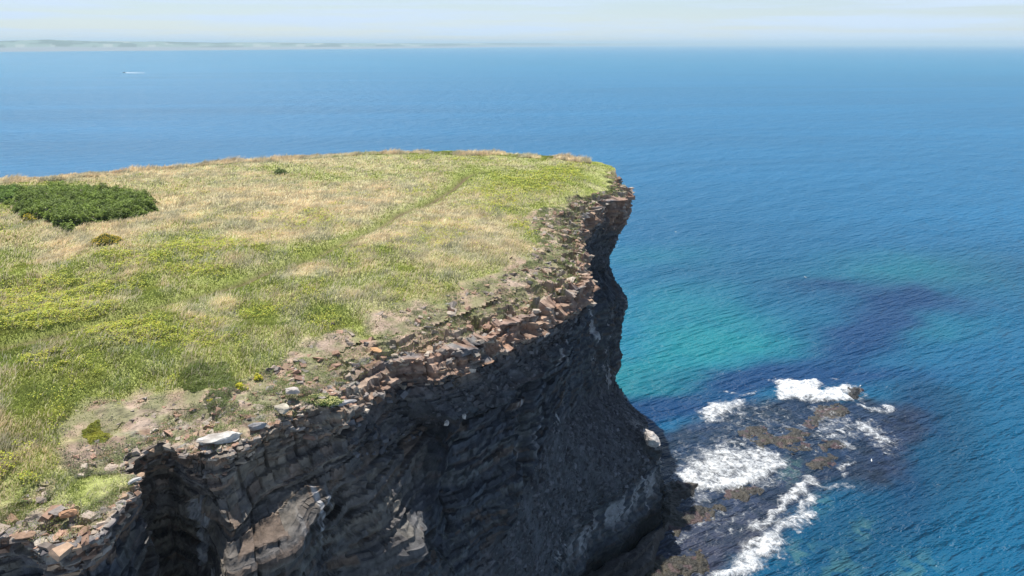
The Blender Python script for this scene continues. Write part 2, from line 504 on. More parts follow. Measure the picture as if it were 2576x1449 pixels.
TAN = [(600, 510, 260, 40, 1), (900, 540, 180, 45, 1), (1000, 480, 200, 30, .8), (250, 600, 130, 30, 1), (700, 580, 150, 35, .9), (1150, 560, 120, 50, .9),
       (1000, 610, 130, 25, .9), (400, 445, 300, 12, .9), (850, 410, 300, 14, .8), (780, 690, 110, 22, .9), (80, 620, 100, 30, .6), (1180, 640, 110, 30, .7),
       (430, 560, 120, 30, .7), (1230, 560, 70, 40, .7), (560, 640, 70, 15, .5), (330, 800, 150, 15, .35), (860, 760, 80, 20, .5), (620, 690, 90, 14, .5)]
YEL = [(100, 790, 170, 55, 1.1), (520, 640, 120, 30, 1), (640, 800, 90, 25, .9), (330, 860, 200, 28, .9), (1410, 435, 55, 22, 1.3), (1320, 460, 110, 30, .8), (770, 570, 90, 22, .9),
       (1250, 500, 120, 30, .7), (1090, 600, 100, 28, .6), (60, 960, 70, 22, .9), (330, 670, 80, 22, .8), (1050, 480, 90, 12, .6), (900, 650, 110, 30, .5), (1170, 400, 130, 8, .6),
       (1340, 560, 60, 25, .8), (700, 740, 100, 20, .5), (220, 730, 130, 20, .7), (200, 860, 120, 18, .8), (480, 700, 80, 20, .7), (820, 830, 60, 12, .35)]
GRN = [(300, 980, 260, 60, 1), (150, 1080, 160, 90, 1), (620, 890, 160, 40, .8), (950, 410, 120, 12, .7), (700, 425, 60, 10, .7), (1050, 560, 130, 10, .6), (780, 650, 70, 14, .8),
       (60, 640, 60, 40, .6), (900, 600, 60, 8, .6), (560, 720, 130, 14, .8), (330, 800, 120, 14, .8), (1290, 440, 90, 12, .7), (1250, 450, 80, 18, .6), (530, 560, 60, 15, .5), (430, 500, 60, 12, .4),
       (860, 450, 120, 8, .5), (1480, 440, 60, 15, .6), (60, 1200, 100, 30, .9)]


def veg(X, Y):
    """amounts of dry grass, leafy yellow herbs and green turf"""
    wx = X + 5 * fbm2(X / 7, Y / 7, 3, 71); wy = Y + 5 * fbm2(X / 7 + 50, Y / 7, 3, 72)
    t = 0.15 + sum(k * blob(wx, wy, a, b_, c, d) for a, b_, c, d, k in TAN) + 0.9 * fbm2((X + .6 * Y) / 2.6, (Y - .5 * X) / 7.0, 4, 73)
    y = 0.14 + sum(k * blob(wx, wy, a, b_, c, d) for a, b_, c, d, k in YEL) + 1.2 * fbm2(X / 2.3, Y / 3.2, 4, 74)
    g = 0.46 + sum(k * blob(wx, wy, a, b_, c, d) for a, b_, c, d, k in GRN) + 0.7 * fbm2(X / 3, Y / 4, 4, 75)
    dt = seg_dist(X, Y, trail)
    k = np.exp(-(dt / 1.5) ** 2)
    t = t * (1 - .75 * k); g = g + 1.1 * k; y = y * (1 - .5 * k)
    return np.clip(t, 0, 2), np.clip(y, 0, 2), np.clip(g, 0, 2)


C_TAN = np.array((0.70, 0.60, 0.42)); C_GRN = np.array((0.30, 0.345, 0.09)); C_YEL = np.array((0.33, 0.38, 0.035))
C_SOIL = np.array((0.34, 0.255, 0.195))


def ground_col(X, Y):
    t, y, g = veg(X, Y)
    s = (t + y + g + 1e-6)[..., None]
    c = (t[..., None] * C_TAN * 0.8 + y[..., None] * np.array((0.17, 0.19, 0.04)) + g[..., None] * C_GRN * 0.85) / s
    bm = bare_mask(X, Y)[..., None]
    f = fbm2(X / 0.7, Y / 0.7, 4, 81)[..., None]
    soil = C_SOIL * (1 + 0.9 * f) + (vn2(X / 2.2, Y / 2.2, 82)[..., None] - 0.5) * np.array((0.04, 0.05, 0.06))
    moss = sm(-0.06, 0.14, fbm2(X / .9, Y / .9, 5, 83) + 0.02)[..., None]
    soil = soil * (1 - moss * 0.75) + np.array((0.19, 0.20, 0.10)) * moss * 0.75
    dt = seg_dist(X, Y, trail)
    tw = np.exp(-(dt / 0.45) ** 2)[..., None]
    c = c * (1 - tw) + np.array((0.13, 0.10, 0.06)) * tw
    return c * (1 - bm) + soil * bm


# plateau sheet
xs = np.concatenate([np.arange(-150, -84, 3.0), np.arange(-84, 22, 0.3)])
ys = np.concatenate([np.arange(-40, 20, 2.0), np.arange(20, 140, 0.3)])
GX, GY = np.meshgrid(xs, ys, indexing='ij')
ins = inside(GX, GY, RIMP)
dr = seg_dist(GX, GY, RIM)
keep = ins & (dr > 3.0)
GZ = terrain(GX, GY)
F = grid_faces(len(xs), len(ys))
F = F[keep.ravel()[F].all(1)]
Vg = np.stack([GX, GY, GZ], -1).reshape(-1, 3)
used = np.unique(F); remap = np.full(len(Vg), -1); remap[used] = np.arange(len(used))
Vg, F = Vg[used], remap[F]
ground = mesh_obj('ground', Vg, F, M_ground, cols=ground_col(Vg[:, 0], Vg[:, 1]), smooth=True)
tag(ground, kind='structure')

# cliff: inner turf line -> rim -> sea
tang = np.gradient(CN[:, 0, :2], axis=0); tang /= np.linalg.norm(tang, axis=1)[:, None] + 1e-9
k = 61
tp_ = np.pad(tang, ((k // 2, k // 2), (0, 0)), 'edge')
tg = np.stack([np.convolve(tp_[:, i], np.ones(k) / k, 'valid') for i in (0, 1)], -1)
tg /= np.linalg.norm(tg, axis=1)[:, None]
outn = np.stack([tg[:, 1], -tg[:, 0]], -1)                 # outward, horizontal
rs = CN[:, 0, :2].copy()
rp = np.pad(rs, ((30, 30), (0, 0)), 'edge')
rsm = np.stack([np.convolve(rp[:, i], np.ones(61) / 61, 'valid') for i in (0, 1)], -1)
inner = rsm - outn * 6.0

rows_w = [6.0, 5.8] + list(np.arange(5.6, 0.0, -0.12))
top = []
for w in rows_w:
    a = w / 6.0
    p = rs * (1 - a) + inner * a
    top.append(p)
top = np.stack(top, 1)                                     # nu x nt x 2
nt_ = top.shape[1]
Ztop = terrain(top[..., 0], top[..., 1])
SS = np.repeat(s_arc[:, None], nt_, 1)
bmt = bare_mask(top[..., 0], top[..., 1])
# broken plates in the bare zone
X_, Y_ = top[..., 0], top[..., 1]
jx = X_ + 0.5 * fbm2(X_ / 1.2, Y_ / 1.2, 3, 90); jy = Y_ + 0.5 * fbm2(X_ / 1.2, Y_ / 1.2, 3, 91)
ca, sa = math.cos(0.8), math.sin(0.8)
bu, bv = (jx * ca + jy * sa) / 0.9, (-jx * sa + jy * ca) / 0.42
plate = h_(np.floor(bu), np.floor(bv), np.full(bu.shape, 5)) - 0.5
dist_in = np.repeat(np.array(rows_w)[None, :], len(s_arc), 0)
TT = np.repeat(ts[:, None], nt_, 1)
craggy = sm(15, 16.5, TT) + sm(7.5, 6.5, TT) * .6
big = h_(np.floor((jx * ca + jy * sa) / 1.9), np.floor((-jx * sa + jy * ca) / 1.1), np.full(bu.shape, 55)) - .5
Ztop = Ztop + bmt * ((0.12 + 0.40 * craggy) * plate * sm(3.6, 1.2, dist_in) + 1.25 * craggy * big * sm(4.2, 1.5, dist_in) - .35 * craggy * sm(4, 1, dist_in)
                     + 0.35 * fbm2(X_ / 0.5, Y_ / 0.5, 4, 92) + 0.5 * fbm2(X_ / 1.7, Y_ / 1.7, 2, 93)) + 0.02
Ztop[:, 0] -= 0.8; Ztop[:, 1] -= 0.15
Vtop = np.stack([X_, Y_, Ztop], -1)

nfac = [14, 36, 40, 60, 90, 40]
kind_w = [1.0, 0.4, 0.9, 0.9, 0.2, 0.9]                  # how blocky each stretch is
rowp = []; blk = []; kin = []
for r in range(6):
    for j in range(nfac[r] * 1):
        f = j / nfac[r]
        rowp.append(CN[:, r] * (1 - f) + CN[:, r + 1] * f)
        kw0 = kind_w[r]; kw1 = kind_w[min(r + 1, 5)]
        blk.append(kw0 * (1 - sm(0.75, 1, f)) + kw1 * sm(0.75, 1, f)); kin.append(r + f)
rowp.append(CN[:, 6]); blk.append(0.9); kin.append(6.0)
FP = np.stack(rowp, 1)                                     # nu x nf x 3
nf = FP.shape[1]
blk = np.repeat(np.array(blk)[None], len(s_arc), 0); kin = np.repeat(np.array(kin)[None], len(s_arc), 0)
S = np.repeat(s_arc[:, None], nf, 1)
# beyond ledge rows in the left bay the rock is bedded everywhere
T_ = np.repeat(ts[:, None], nf, 1)
blk = np.where((T_ < 15.2) & (kin < 4), np.maximum(blk, 0.75), blk)
PX, PY, PZ = FP[..., 0], FP[..., 1], FP[..., 2]
# along-face coordinate that works where the contours fan out
SA = S + 0.0
wz = PZ + 0.25 * fbm2(PX / 25, PY / 25, 2, 40) + 0.09 * fbm3(PX / 2, PY / 2, PZ / 2, 2, 41)
wz = wz + 0.08 * h_(np.floor((PX * .8 + PY * .6) / 1.1), np.floor((PY * .8 - PX * .6) / 1.3), np.full(wz.shape, 77))
bounds = np.cumsum(0.12 + 0.5 * rng.random(220) ** 2.5) - 6
lay = np.searchsorted(bounds, wz)
lh = h_(lay, np.full(lay.shape, 1)) - 0.5
bw = 0.5 + 1.7 * h_(lay, np.full(lay.shape, 2))
bpos = (SA + 37 * h_(lay, np.full(lay.shape, 3)) + 0.25 * fbm2(SA, PZ, 2, 42)) / bw
bi = np.floor(bpos); bf = bpos - bi
bh = h_(lay, bi, np.full(lay.shape, 4)) - 0.5
crack = np.minimum(bf, 1 - bf) * bw
layd = np.minimum(wz - np.concatenate([[-9], bounds])[lay], 10)
seam = sm(0.10, 0.0, layd)
group = h_(np.floor(wz / 2.3), np.full(lay.shape, 8)) - 0.5
calm = 1 - 0.55 * (T_ < 16)
def facet(x, seed):
    xi = np.floor(x); f = x - xi
    return h_(xi, np.full(x.shape, seed)) * (1 - f) + h_(xi + 1, np.full(x.shape, seed)) * f - .5


D = blk * (0.42 * lh + 0.38 * bh - 0.14 * sm(0.09, 0.0, crack) - 0.12 * seam + 0.55 * calm * group)
st3 = np.floor(wz / 3.4)
D += blk * calm * (1.5 * facet(SA / 4.2, 61) + 0.9 * facet(SA / 1.9 + 5.3 * h_(st3, np.full(lay.shape, 62)), 63) + 0.55 * (h_(np.floor(wz / 1.1), np.floor(SA / 1.7 + 3 * h_(np.floor(wz / 1.1), np.full(lay.shape, 64))), np.full(lay.shape, 65)) - .5))
jn = SA / 1.9 + 5.3 * h_(st3, np.full(lay.shape, 62)); jd = np.abs(jn - np.round(jn)) * 1.9
D -= blk * 0.42 * sm(0.13, 0.0, jd) * (h_(np.round(jn), st3, np.full(lay.shape, 69)) > .45)
D += blk * 0.6 * sm(1.2, .95, kin) * sm(11, 13, T_) * sm(26, 24.5, T_)
D += blk * (0.3 * calm * fbm3(PX / 1.6, PY / 1.6, PZ / 1.6, 3, 44) + 0.35 * fbm3(PX / .45, PY / .45, PZ / .3, 3, 49))
upper = blk * sm(2.0, 0.9, kin) * sm(13.5, 15, T_)
D += upper * (1.1 * (h_(np.floor(wz / 0.8), np.floor(SA / 1.3 + h_(np.floor(wz / .8), np.full(lay.shape, 14)) * 9), np.full(lay.shape, 15)) - .5))
pill = vn2(SA / 1.9, PZ / 20, 47)
D += blk * np.where((kin > 2) & (kin < 4), 1.0 * (sm(0.35, 0.65, pill) - 0.5), 0)
D += (1 - blk) * (0.9 * fbm3(PX / 3.0, PY / 3.0, PZ / 3.0, 3, 45) + 0.42 * fbm3(PX / 0.5, PY / 0.5, PZ / 0.5, 3, 46))
nosew = blk * sm(24.2, 24.9, T_) * sm(28.5, 27.5, T_) * sm(1.6, 1.1, kin)
D += nosew * 1.5 * (h_(np.floor(wz / 1.3), np.floor(SA / 1.7 + h_(np.floor(wz / 1.3), np.full(lay.shape, 17)) * 5), np.full(lay.shape, 18)) - .45)
for cc_, rad, amp in ((uv(1045, 1360, 30.2), (1.5, .7), 1.5), (uv(1020, 1395, 29.6), (.9, .6), 1.2), (uv(1640, 1112, 11.5), (1.3, 1.1), 1.3), (uv(670, 1385, 34.6), (1.8, .7), 1.1), (uv(540, 1270, 36.8), (.9, .8), .8)):
    D += amp * np.exp(-(np.hypot(PX - cc_[0], PY - cc_[1]) / rad[0]) ** 2 - ((PZ - cc_[2]) / rad[1]) ** 2)
D *= sm(0.0, 0.04, kin) * (1 - 0.4 * sm(5.6, 6, kin))
Dir = np.stack([np.repeat(outn[:, 0:1], nf, 1), np.repeat(outn[:, 1:2], nf, 1), 0.15 + 0.5 * (1 - blk)], -1)
FV = FP + Dir * D[..., None]
bb = np.concatenate([[-9], bounds, [200]])
lo, hi = bb[lay], bb[np.minimum(lay + 1, len(bb) - 1)]
fr = np.clip((wz - lo) / np.maximum(hi - lo, .05), 0, 1)
FV[..., 2] += (lo + (hi - lo) * fr ** 4 - wz + .5 * (hi - lo)) * 0.8 * blk * sm(0, .15, kin) * (lay > 0) * (PZ > -1)
FV[:, 0, 2] = Ztop[:, -1] - 0.02
# the lip itself is broken too
lip = (0.5 * (h_(np.floor(s_arc / 0.9 + 3 * vn2(s_arc / 3, s_arc * 0, 4)), np.full(s_arc.shape, 9)) - 0.4) + 0.9 * (vn2(s_arc / 2.5, s_arc * 0, 6) - 0.5))
lip = lip - 0.6 * sm(13, 15, ts) * sm(25, 23, ts)
fall = np.exp(-np.maximum(kin - 0, 0) / 0.5)
FV[..., :2] += (outn * lip[:, None])[:, None, :] * fall[..., None]
fin = np.exp(-(np.array(rows_w) / 1.2))
Vtop[..., :2] += (outn * lip[:, None])[:, None, :] * fin[None, :, None]
ALL = np.concatenate([Vtop, FV], 1)
nr = ALL.shape[1]
V = ALL.reshape(-1, 3)
# colours
Ctop = ground_col(ALL[:, :nt_, 0], ALL[:, :nt_, 1])
pl = h_(np.floor(bu), np.floor(bv), np.full(bu.shape, 6))[..., None]
stone = np.where(pl > 0.6, np.array((0.36, 0.29, 0.23)), np.where(pl > 0.3, np.array((0.30, 0.19, 0.13)), np.array((0.24, 0.22, 0.20))))
sw = (bmt * sm(3.2, 0.3, dist_in) * sm(0.4, 0.6, vn2(X_ / 0.8, Y_ / 0.8, 95)))[..., None]
Ctop = Ctop * (1 - sw) + stone * sw
palette = np.array([(0.20, 0.19, 0.18), (0.26, 0.235, 0.21), (0.22, 0.15, 0.115), (0.14, 0.135, 0.14), (0.29, 0.255, 0.21), (0.12, 0.11, 0.115), (0.18, 0.17, 0.17), (0.31, 0.19, 0.12)])
pi = np.floor(h_(lay, np.full(lay.shape, 11)) * 0.55 * 8 + h_(lay, bi, np.full(lay.shape, 12)) * 0.45 * 8).astype(int) % 8
Cf = palette[pi]
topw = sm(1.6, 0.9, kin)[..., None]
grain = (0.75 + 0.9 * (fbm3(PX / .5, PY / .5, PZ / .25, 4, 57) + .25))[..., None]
Cf = (Cf * .75 + np.array((0.17, 0.16, 0.16)) * .25) * (1 - topw) * 0.48 * grain + Cf * topw * 1.15 * grain  # wall below the rim darkened to deepen its shade, sunlit rim kept light
Cf = Cf * np.array((0.78, 0.95, 1.16)) * (1 - topw) + Cf * topw  # blue skylight of the shaded wall put into the rock colour
warm = (sm(1.5, .9, kin) * sm(11, 13, T_) * sm(.25, .5, vn2(SA / 2.5, PZ / 2, 70)))[..., None]
Cf = Cf * (1 - .6 * warm) + np.array((.34, .20, .13)) * grain * .6 * warm
lw = (sm(6, 8, T_) * sm(17.5, 13.5, T_) * sm(3.9, 2.3, kin))[..., None]  # left bay colour lightened so its sunlit strip looks brighter
Cf = Cf * (1 - lw) + lw * 1.12 * (palette[pi] * .5 + np.array((.21, .19, .165)) * .5) * (np.array((1.0, .95, .88)) * (1 - sm(0.5, 3.2, kin) * .35)[..., None]) * grain
scree = np.array((0.072, 0.072, 0.080)) * (1 + .9 * (vn2(SA / .9, PZ / 7, 67) - .5) + .5 * (vn2(SA / 6, PZ / .7, 68) - .5))[..., None] * (1 + 0.9 * fbm3(PX / 0.6, PY / 0.6, PZ / 0.6, 3, 48))[..., None]
Cf = Cf * blk[..., None] + scree * (1 - blk[..., None])
# guano streaks on the walls
gu = sm(0.60, 0.76, vn2(SA / 0.7, PZ / 5.0, 50)) * sm(0.50, 0.72, vn2(SA / 6.0, PZ / 6.0, 51)) * sm(0.4, 0.6, vn2(SA / 0.25, PZ / 1.2, 52)) * ((kin > 2.02) & (blk > .3))
gu = np.clip(gu * 1.0 + sm(0.3, 0.6, vn2(SA / 0.5, PZ / 4, 53)) * sm(9.4, 8.6, PZ) * sm(4.5, 6.5, PZ) * sm(19.5, 22, T_) * 0.75, 0, 1)
Cf = Cf * (1 - gu[..., None] * 0.8) + np.array((0.4, 0.4, 0.41)) * gu[..., None] * 0.8
wet = sm(4.5, 2.0, PZ)[..., None]
Cf = Cf * (1 - 0.8 * wet)
tipl = np.exp(-((PX - 18.9) ** 2 + (PY - 83) ** 2) / 6.0)[..., None] * sm(5, 8, PZ)[..., None]  # spur tip painted pale where sunlight strikes it
Cf = Cf * (1 - tipl) + np.array((0.42, 0.39, 0.36)) * tipl
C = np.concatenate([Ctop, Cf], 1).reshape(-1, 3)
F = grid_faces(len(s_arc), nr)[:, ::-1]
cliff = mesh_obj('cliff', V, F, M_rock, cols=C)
tag(cliff, kind='structure')

# ------------------------------------------------------------------ sea
def rgb(*c):
    return np.array([((v / 255) / 12.92 if v / 255 <= .04045 else ((v / 255 + .055) / 1.055) ** 2.4) for v in c])


DEEP = np.array((0.001, 0.115, 0.255)); TURQ = np.array((0.004, 0.155, 0.19)); NAVY = np.array((0.001, 0.034, 0.11))
TEAL = np.array((0.001, 0.062, 0.130)); REEF = np.array((0.011, 0.020, 0.046)); FARC = np.array((0.004, 0.15, 0.28))
SHAL = [(1620, 960, 160, 60, 1.3), (1800, 860, 300, 70, .9), (1700, 760, 200, 60, .5), (2300, 690, 260, 50, .75), (2330, 820, 120, 40, .5), (1640, 640, 150, 30, .35)]
DARK = [(1620, 1040, 90, 40, 1.6), (2000, 930, 300, 28, 1.3), (2200, 830, 130, 60, 1.0), (2130, 720, 190, 32, .8), (2330, 760, 120, 30, .8), (2290, 1100, 70, 130, 1.3), (2500, 680, 200, 50, .4), (1850, 965, 200, 16, .8)]
GTEAL = [(2440, 1150, 150, 160, 1.0), (2200, 1350, 260, 110, .7), (2450, 1350, 160, 120, .5), (2380, 980, 180, 50, .6)]
c5 = lambda L: [(1543 + a * .398, 872 + b_ * .398) for a, b_ in L]
reef_poly = P2(c5([(60, 470), (250, 520), (500, 480), (620, 400), (850, 340), (1040, 300), (1400, 330), (1550, 300), (1780, 340), (1960, 420), (1960, 560), (1850, 760), (1780, 880), (1450, 870), (1250, 950),
                   (1000, 1240), (750, 1460), (500, 1700), (-200, 1900), (-300, 1200), (100, 800)]))


def blob0(X, Y, cx, cy, rx, ry):
    return blob(X, Y, cx, cy, rx, ry, 0.0)


def sea_col(X, Y):
    wx = X + 14 * fbm2(X / 16, Y / 16, 3, 101); wy = Y + 14 * fbm2(X / 16 + 9, Y / 16, 3, 102)
    r = np.hypot(X, Y)
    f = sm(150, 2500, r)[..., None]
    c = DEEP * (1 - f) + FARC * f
    right = (sm(-10, 60, X) * sm(420, 120, r))[..., None]
    c = c * (1 - 0.75 * right) + TEAL * 0.75 * right
    for L, col, g in ((GTEAL, TEAL * 1.15, 1.0), (SHAL, TURQ, 1.0), (DARK, NAVY, 1.0)):
        m = np.clip(sum(k * blob0(wx, wy, a, b_, cc, d) for a, b_, cc, d, k in L) * (1 + 0.5 * fbm2(X / 5, Y / 5, 3, 103)), 0, 0.93)[..., None]
        c = c * (1 - m) + col * m
    dn = seg_dist(wx * .6 + X * .4, wy * .6 + Y * .4, P2([(1560, 1035), (1700, 1015), (1850, 975), (2000, 925), (2150, 870), (2260, 800), (2300, 730)]))
    m = (.88 * sm(7.5, 1.5, dn))[..., None]
    c = c * (1 - m) + NAVY * m
    dn = seg_dist(X, Y, P2([(2330, 1000), (2330, 1150), (2230, 1260), (2080, 1400), (2000, 1500)]))
    m = (.6 * sm(11, 3, dn + 4 * fbm2(X / 6, Y / 6, 3, 108)))[..., None]
    c = c * (1 - m) + np.array((0.001, 0.032, 0.075)) * m
    m = sm(-2.0, 2.5, sdf(X, Y, reef_poly) + 5 * fbm2(X / 5, Y / 5, 4, 104))
    tex = fbm2(X / 1.4, Y / 1.4, 5, 105)[..., None]; t2 = vn2(X / 4.5, Y / 4.5, 106)[..., None]
    rc = REEF * (1 + 1.8 * tex) * (0.7 + 0.6 * t2)
    lowr = sm(95, 70, Y)[..., None]
    rc = rc * (1 - 0.5 * lowr) + np.array((0.046, 0.033, 0.036)) * (1 + 2.0 * tex) * 0.5 * lowr
    m = (m * 0.9)[..., None]
    c = c * (1 - m) + rc * m
    # drowned pale rocks showing green through the water
    for a, b_, rr in ((2010, 1395, 40), (2065, 1265, 26), (2170, 1330, 30), (2110, 1440, 60), (1990, 1180, 30), (2300, 1440, 60)):
        g = blob0(X, Y, a, b_, rr, rr) * sm(0.42, 0.62, vn2(X / 0.9, Y / 0.9, 107))
        c = c * (1 - 0.35 * g[..., None]) + np.array((0.07, 0.17, 0.14)) * 0.35 * g[..., None]
    return c


az = np.radians(np.concatenate([np.arange(-80, 4, 1.0), np.arange(4, 45, 0.14), np.arange(45, 80.5, 1.0)]))
rr = np.concatenate([[0.5, 10, 20, 30, 40], np.arange(48, 175, 0.3), 175 * 1.02 ** np.arange(0, 290)])
A, R_ = np.meshgrid(az, rr, indexing='ij')
SX, SY = R_ * np.sin(A), R_ * np.cos(A)
SZ = np.where(R_ < 170, 0.0, 0.0)
V = np.stack([SX, SY, SZ], -1).reshape(-1, 3)
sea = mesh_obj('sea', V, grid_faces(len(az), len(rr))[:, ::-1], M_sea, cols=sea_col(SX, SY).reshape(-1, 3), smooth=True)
tag(sea, kind='structure')
SEA_END = float(rr[-1])

# foam sheet
fx = np.arange(14, 76, 0.14); fy = np.arange(60, 124, 0.14)
FX, FY = np.meshgrid(fx, fy, indexing='ij')
cover = np.zeros(FX.shape)
wxx = FX + 3.0 * fbm2(FX / 2.4, FY / 2.4, 5, 121); wyy = FY + 4.0 * fbm2(FX / 2.4 + 20, FY / 2.4, 5, 122)
solid = [  # polygon, edge softness, strength
    ([(1040, 230), (1120, 215), (1230, 220), (1290, 215), (1290, 270), (1340, 290), (1400, 255), (1480, 245), (1490, 318), (1350, 335), (1200, 338), (1080, 320), (1030, 285)], 1.2, 1.1),
    ([(545, 420), (640, 370), (720, 345), (830, 325), (810, 375), (720, 410), (650, 445), (620, 480), (560, 455)], 1.2, .85),
    ([(800, 300), (840, 288), (900, 280), (895, 292), (840, 303)], .5, .6),
    ([(370, 830), (440, 815), (500, 770), (510, 730), (600, 680), (700, 640), (780, 650), (860, 630), (960, 640), (1060, 690), (1050, 750), (960, 830), (860, 880), (760, 915), (640, 905), (520, 885), (400, 870)], 2.2, .78),
    ([(370, 830), (450, 815), (520, 800), (590, 860), (740, 850), (860, 800), (980, 770), (1060, 700), (1050, 750), (960, 830), (860, 880), (760, 915), (640, 905), (520, 885), (400, 870)], 1.2, 1.0),
    ([(510, 730), (600, 680), (700, 645), (860, 655), (800, 710), (640, 740), (540, 800), (500, 770)], 1.4, .7),
    ([(1560, 480), (1610, 470), (1680, 540), (1720, 600), (1680, 612), (1600, 560)], 1.6, .8),
    ([(1400, 630), (1480, 610), (1540, 630), (1535, 662), (1450, 655)], .9, .6),
    ([(640, 580), (760, 570), (860, 590), (840, 625), (720, 630)], 1.5, .45),
]
for pts, soft, k in solid:
    d = sdf(wxx, wyy, P2(c5(pts)))
    cover = np.maximum(cover, k * sm(-soft * 1.6, soft * 0.9, d))
lines = [([(1290, 865), (1220, 905), (1130, 980), (1050, 1035), (960, 1100), (900, 1140)], 0.9, .8), ([(1500, 895), (1420, 880), (1300, 868)], 0.6, .55),
         ([(1260, 960), (1220, 1050), (1180, 1095), (1050, 1150), (960, 1225), (820, 1250)], 0.9, .7),
         ([(1010, 1220), (960, 1290), (860, 1350), (790, 1410), (690, 1460), (600, 1520)], 1.2, .95),
         ([(1540, 375), (1600, 392), (1700, 402), (1755, 385)], .5, .75), ([(1520, 245), (1600, 300), (1560, 350)], .5, .45), ([(1370, 580), (1420, 560), (1470, 575)], .6, .5),
         ([(1480, 770), (1535, 750)], .5, .6), ([(1300, 500), (1340, 520), (1260, 560)], .6, .45), ([(920, 880), (1000, 870), (1060, 850)], .4, .6), ([(1450, 700), (1480, 720), (1450, 800)], .5, .4),
         ([(560, 1110), (460, 1180), (380, 1210)], .8, .4), ([(1380, 215), (1420, 205)], .3, .5), ([(700, 295), (760, 285)], .4, .4), ([(1230, 640), (1300, 655)], .5, .5), ([(1000, 560), (1050, 545)], .4, .4)]
for pts, wd, k in lines:
    d = seg_dist(wxx, wyy, P2(c5(pts)))
    cover = np.maximum(cover, k * sm(wd * 2.2, wd * 0.0, d))
thin = sm(0, 4, sdf(FX, FY, reef_poly)) * sm(0.35, 0.8, vn2(FX / 6, FY / 6, 123)) * 0.42
thin = np.maximum(thin, 0.30 * np.clip(blob0(FX, FY, 1830, 1310, 130, 60) + blob0(FX, FY, 2100, 1090, 160, 50) + blob0(FX, FY, 1880, 1050, 130, 50) + blob0(FX, FY, 1700, 1150, 90, 50), 0, 1))
cover = np.maximum(cover, thin)
cover *= ~inside(FX, FY, [tuple(p[:2]) for p in NET[14:30, 6]] + [(10, 112), (-10, 60)]) | (cover * 0 > 1)
hz = 0.03 + np.clip(cover - .3, 0, 1) * (0.25 + 1.3 * np.clip(fbm2(FX / 0.9, FY / 0.9, 4, 124) + .2, 0, 1))
F = grid_faces(len(fx), len(fy)); kp = (cover > 0.10).ravel()
F = F[kp[F].any(1)]
V = np.stack([FX, FY, hz], -1).reshape(-1, 3)
used = np.unique(F); remap = np.full(len(V), -1); remap[used] = np.arange(len(used))
foam = mesh_obj('sea_foam', V[used], remap[F][:, ::-1], M_foam, smooth=True, attrs={'cover': cover.ravel()[used]})
tag(foam, 'white foam and broken surf washing over the dark reef below the cliff', 'foam', kind='stuff')

# reef rocks that stand out of the water, brown with weed
reef = [
    ([(1478, 262), (1520, 255), (1580, 265), (1585, 300), (1560, 325), (1500, 322), (1480, 295)], 1.0, 'near black rock at the far tip of the reef with a gull on it', (0.035, 0.028, 0.03)),
    ([(1385, 380), (1440, 370), (1485, 385), (1480, 420), (1420, 425), (1390, 410)], 0.35, 'small brown weedy rock inshore of the black tip rock', None),
    ([(1290, 395), (1340, 385), (1385, 400), (1370, 440), (1310, 440)], 0.3, 'reddish weedy rock beside the big white breaker', (0.075, 0.045, 0.03)),
    ([(1215, 500), (1250, 455), (1300, 450), (1290, 490), (1235, 522)], 0.3, 'narrow weedy rock leading up from the broad brown one', None),
    ([(780, 545), (850, 515), (960, 510), (940, 550), (860, 565), (790, 560)], 0.25, 'low brown weedy rock between the shoreward foam patches', None),
    ([(900, 600), (960, 560), (1040, 560), (1110, 520), (1190, 530), (1225, 560), (1150, 610), (1060, 645), (980, 610), (920, 625)], 0.5, 'broad golden brown weedy rock in the middle of the reef', (0.085, 0.06, 0.03)),
    ([(1110, 640), (1160, 612), (1240, 615), (1240, 645), (1180, 660), (1120, 655)], 0.4, 'oval brown weedy rock just below the broad one', None),
    ([(1310, 620), (1360, 595), (1415, 600), (1415, 640), (1350, 652)], 0.5, 'dark brown rock beside a small curl of foam', (0.05, 0.038, 0.025)),
    ([(1235, 750), (1300, 715), (1400, 680), (1412, 700), (1350, 750), (1280, 790), (1250, 780)], 0.4, 'lone dark weedy rock seaward of the big foam ring', None),
    ([(680, 960), (740, 915), (850, 895), (915, 890), (900, 930), (800, 945), (720, 985)], 0.4, 'weedy ledge at the lower rim of the big foam ring', None),
    ([(320, 1000), (330, 900), (400, 865), (520, 885), (480, 935), (400, 990), (340, 1030)], 0.9, 'weedy shore ledge touching the cliff foot', (0.08, 0.055, 0.04)),
    ([(300, 1130), (310, 1070), (450, 1040), (560, 1000), (660, 1005), (620, 1060), (480, 1140), (370, 1175), (300, 1160)], 0.6, 'long golden brown weedy ledge below the shore ledge', (0.085, 0.06, 0.03)),
    ([(220, 1460), (260, 1370), (400, 1310), (530, 1285), (590, 1320), (560, 1400), (450, 1470), (300, 1560), (180, 1560)], 0.6, 'large golden brown weedy ledge nearest the viewer', (0.09, 0.062, 0.03)),
]
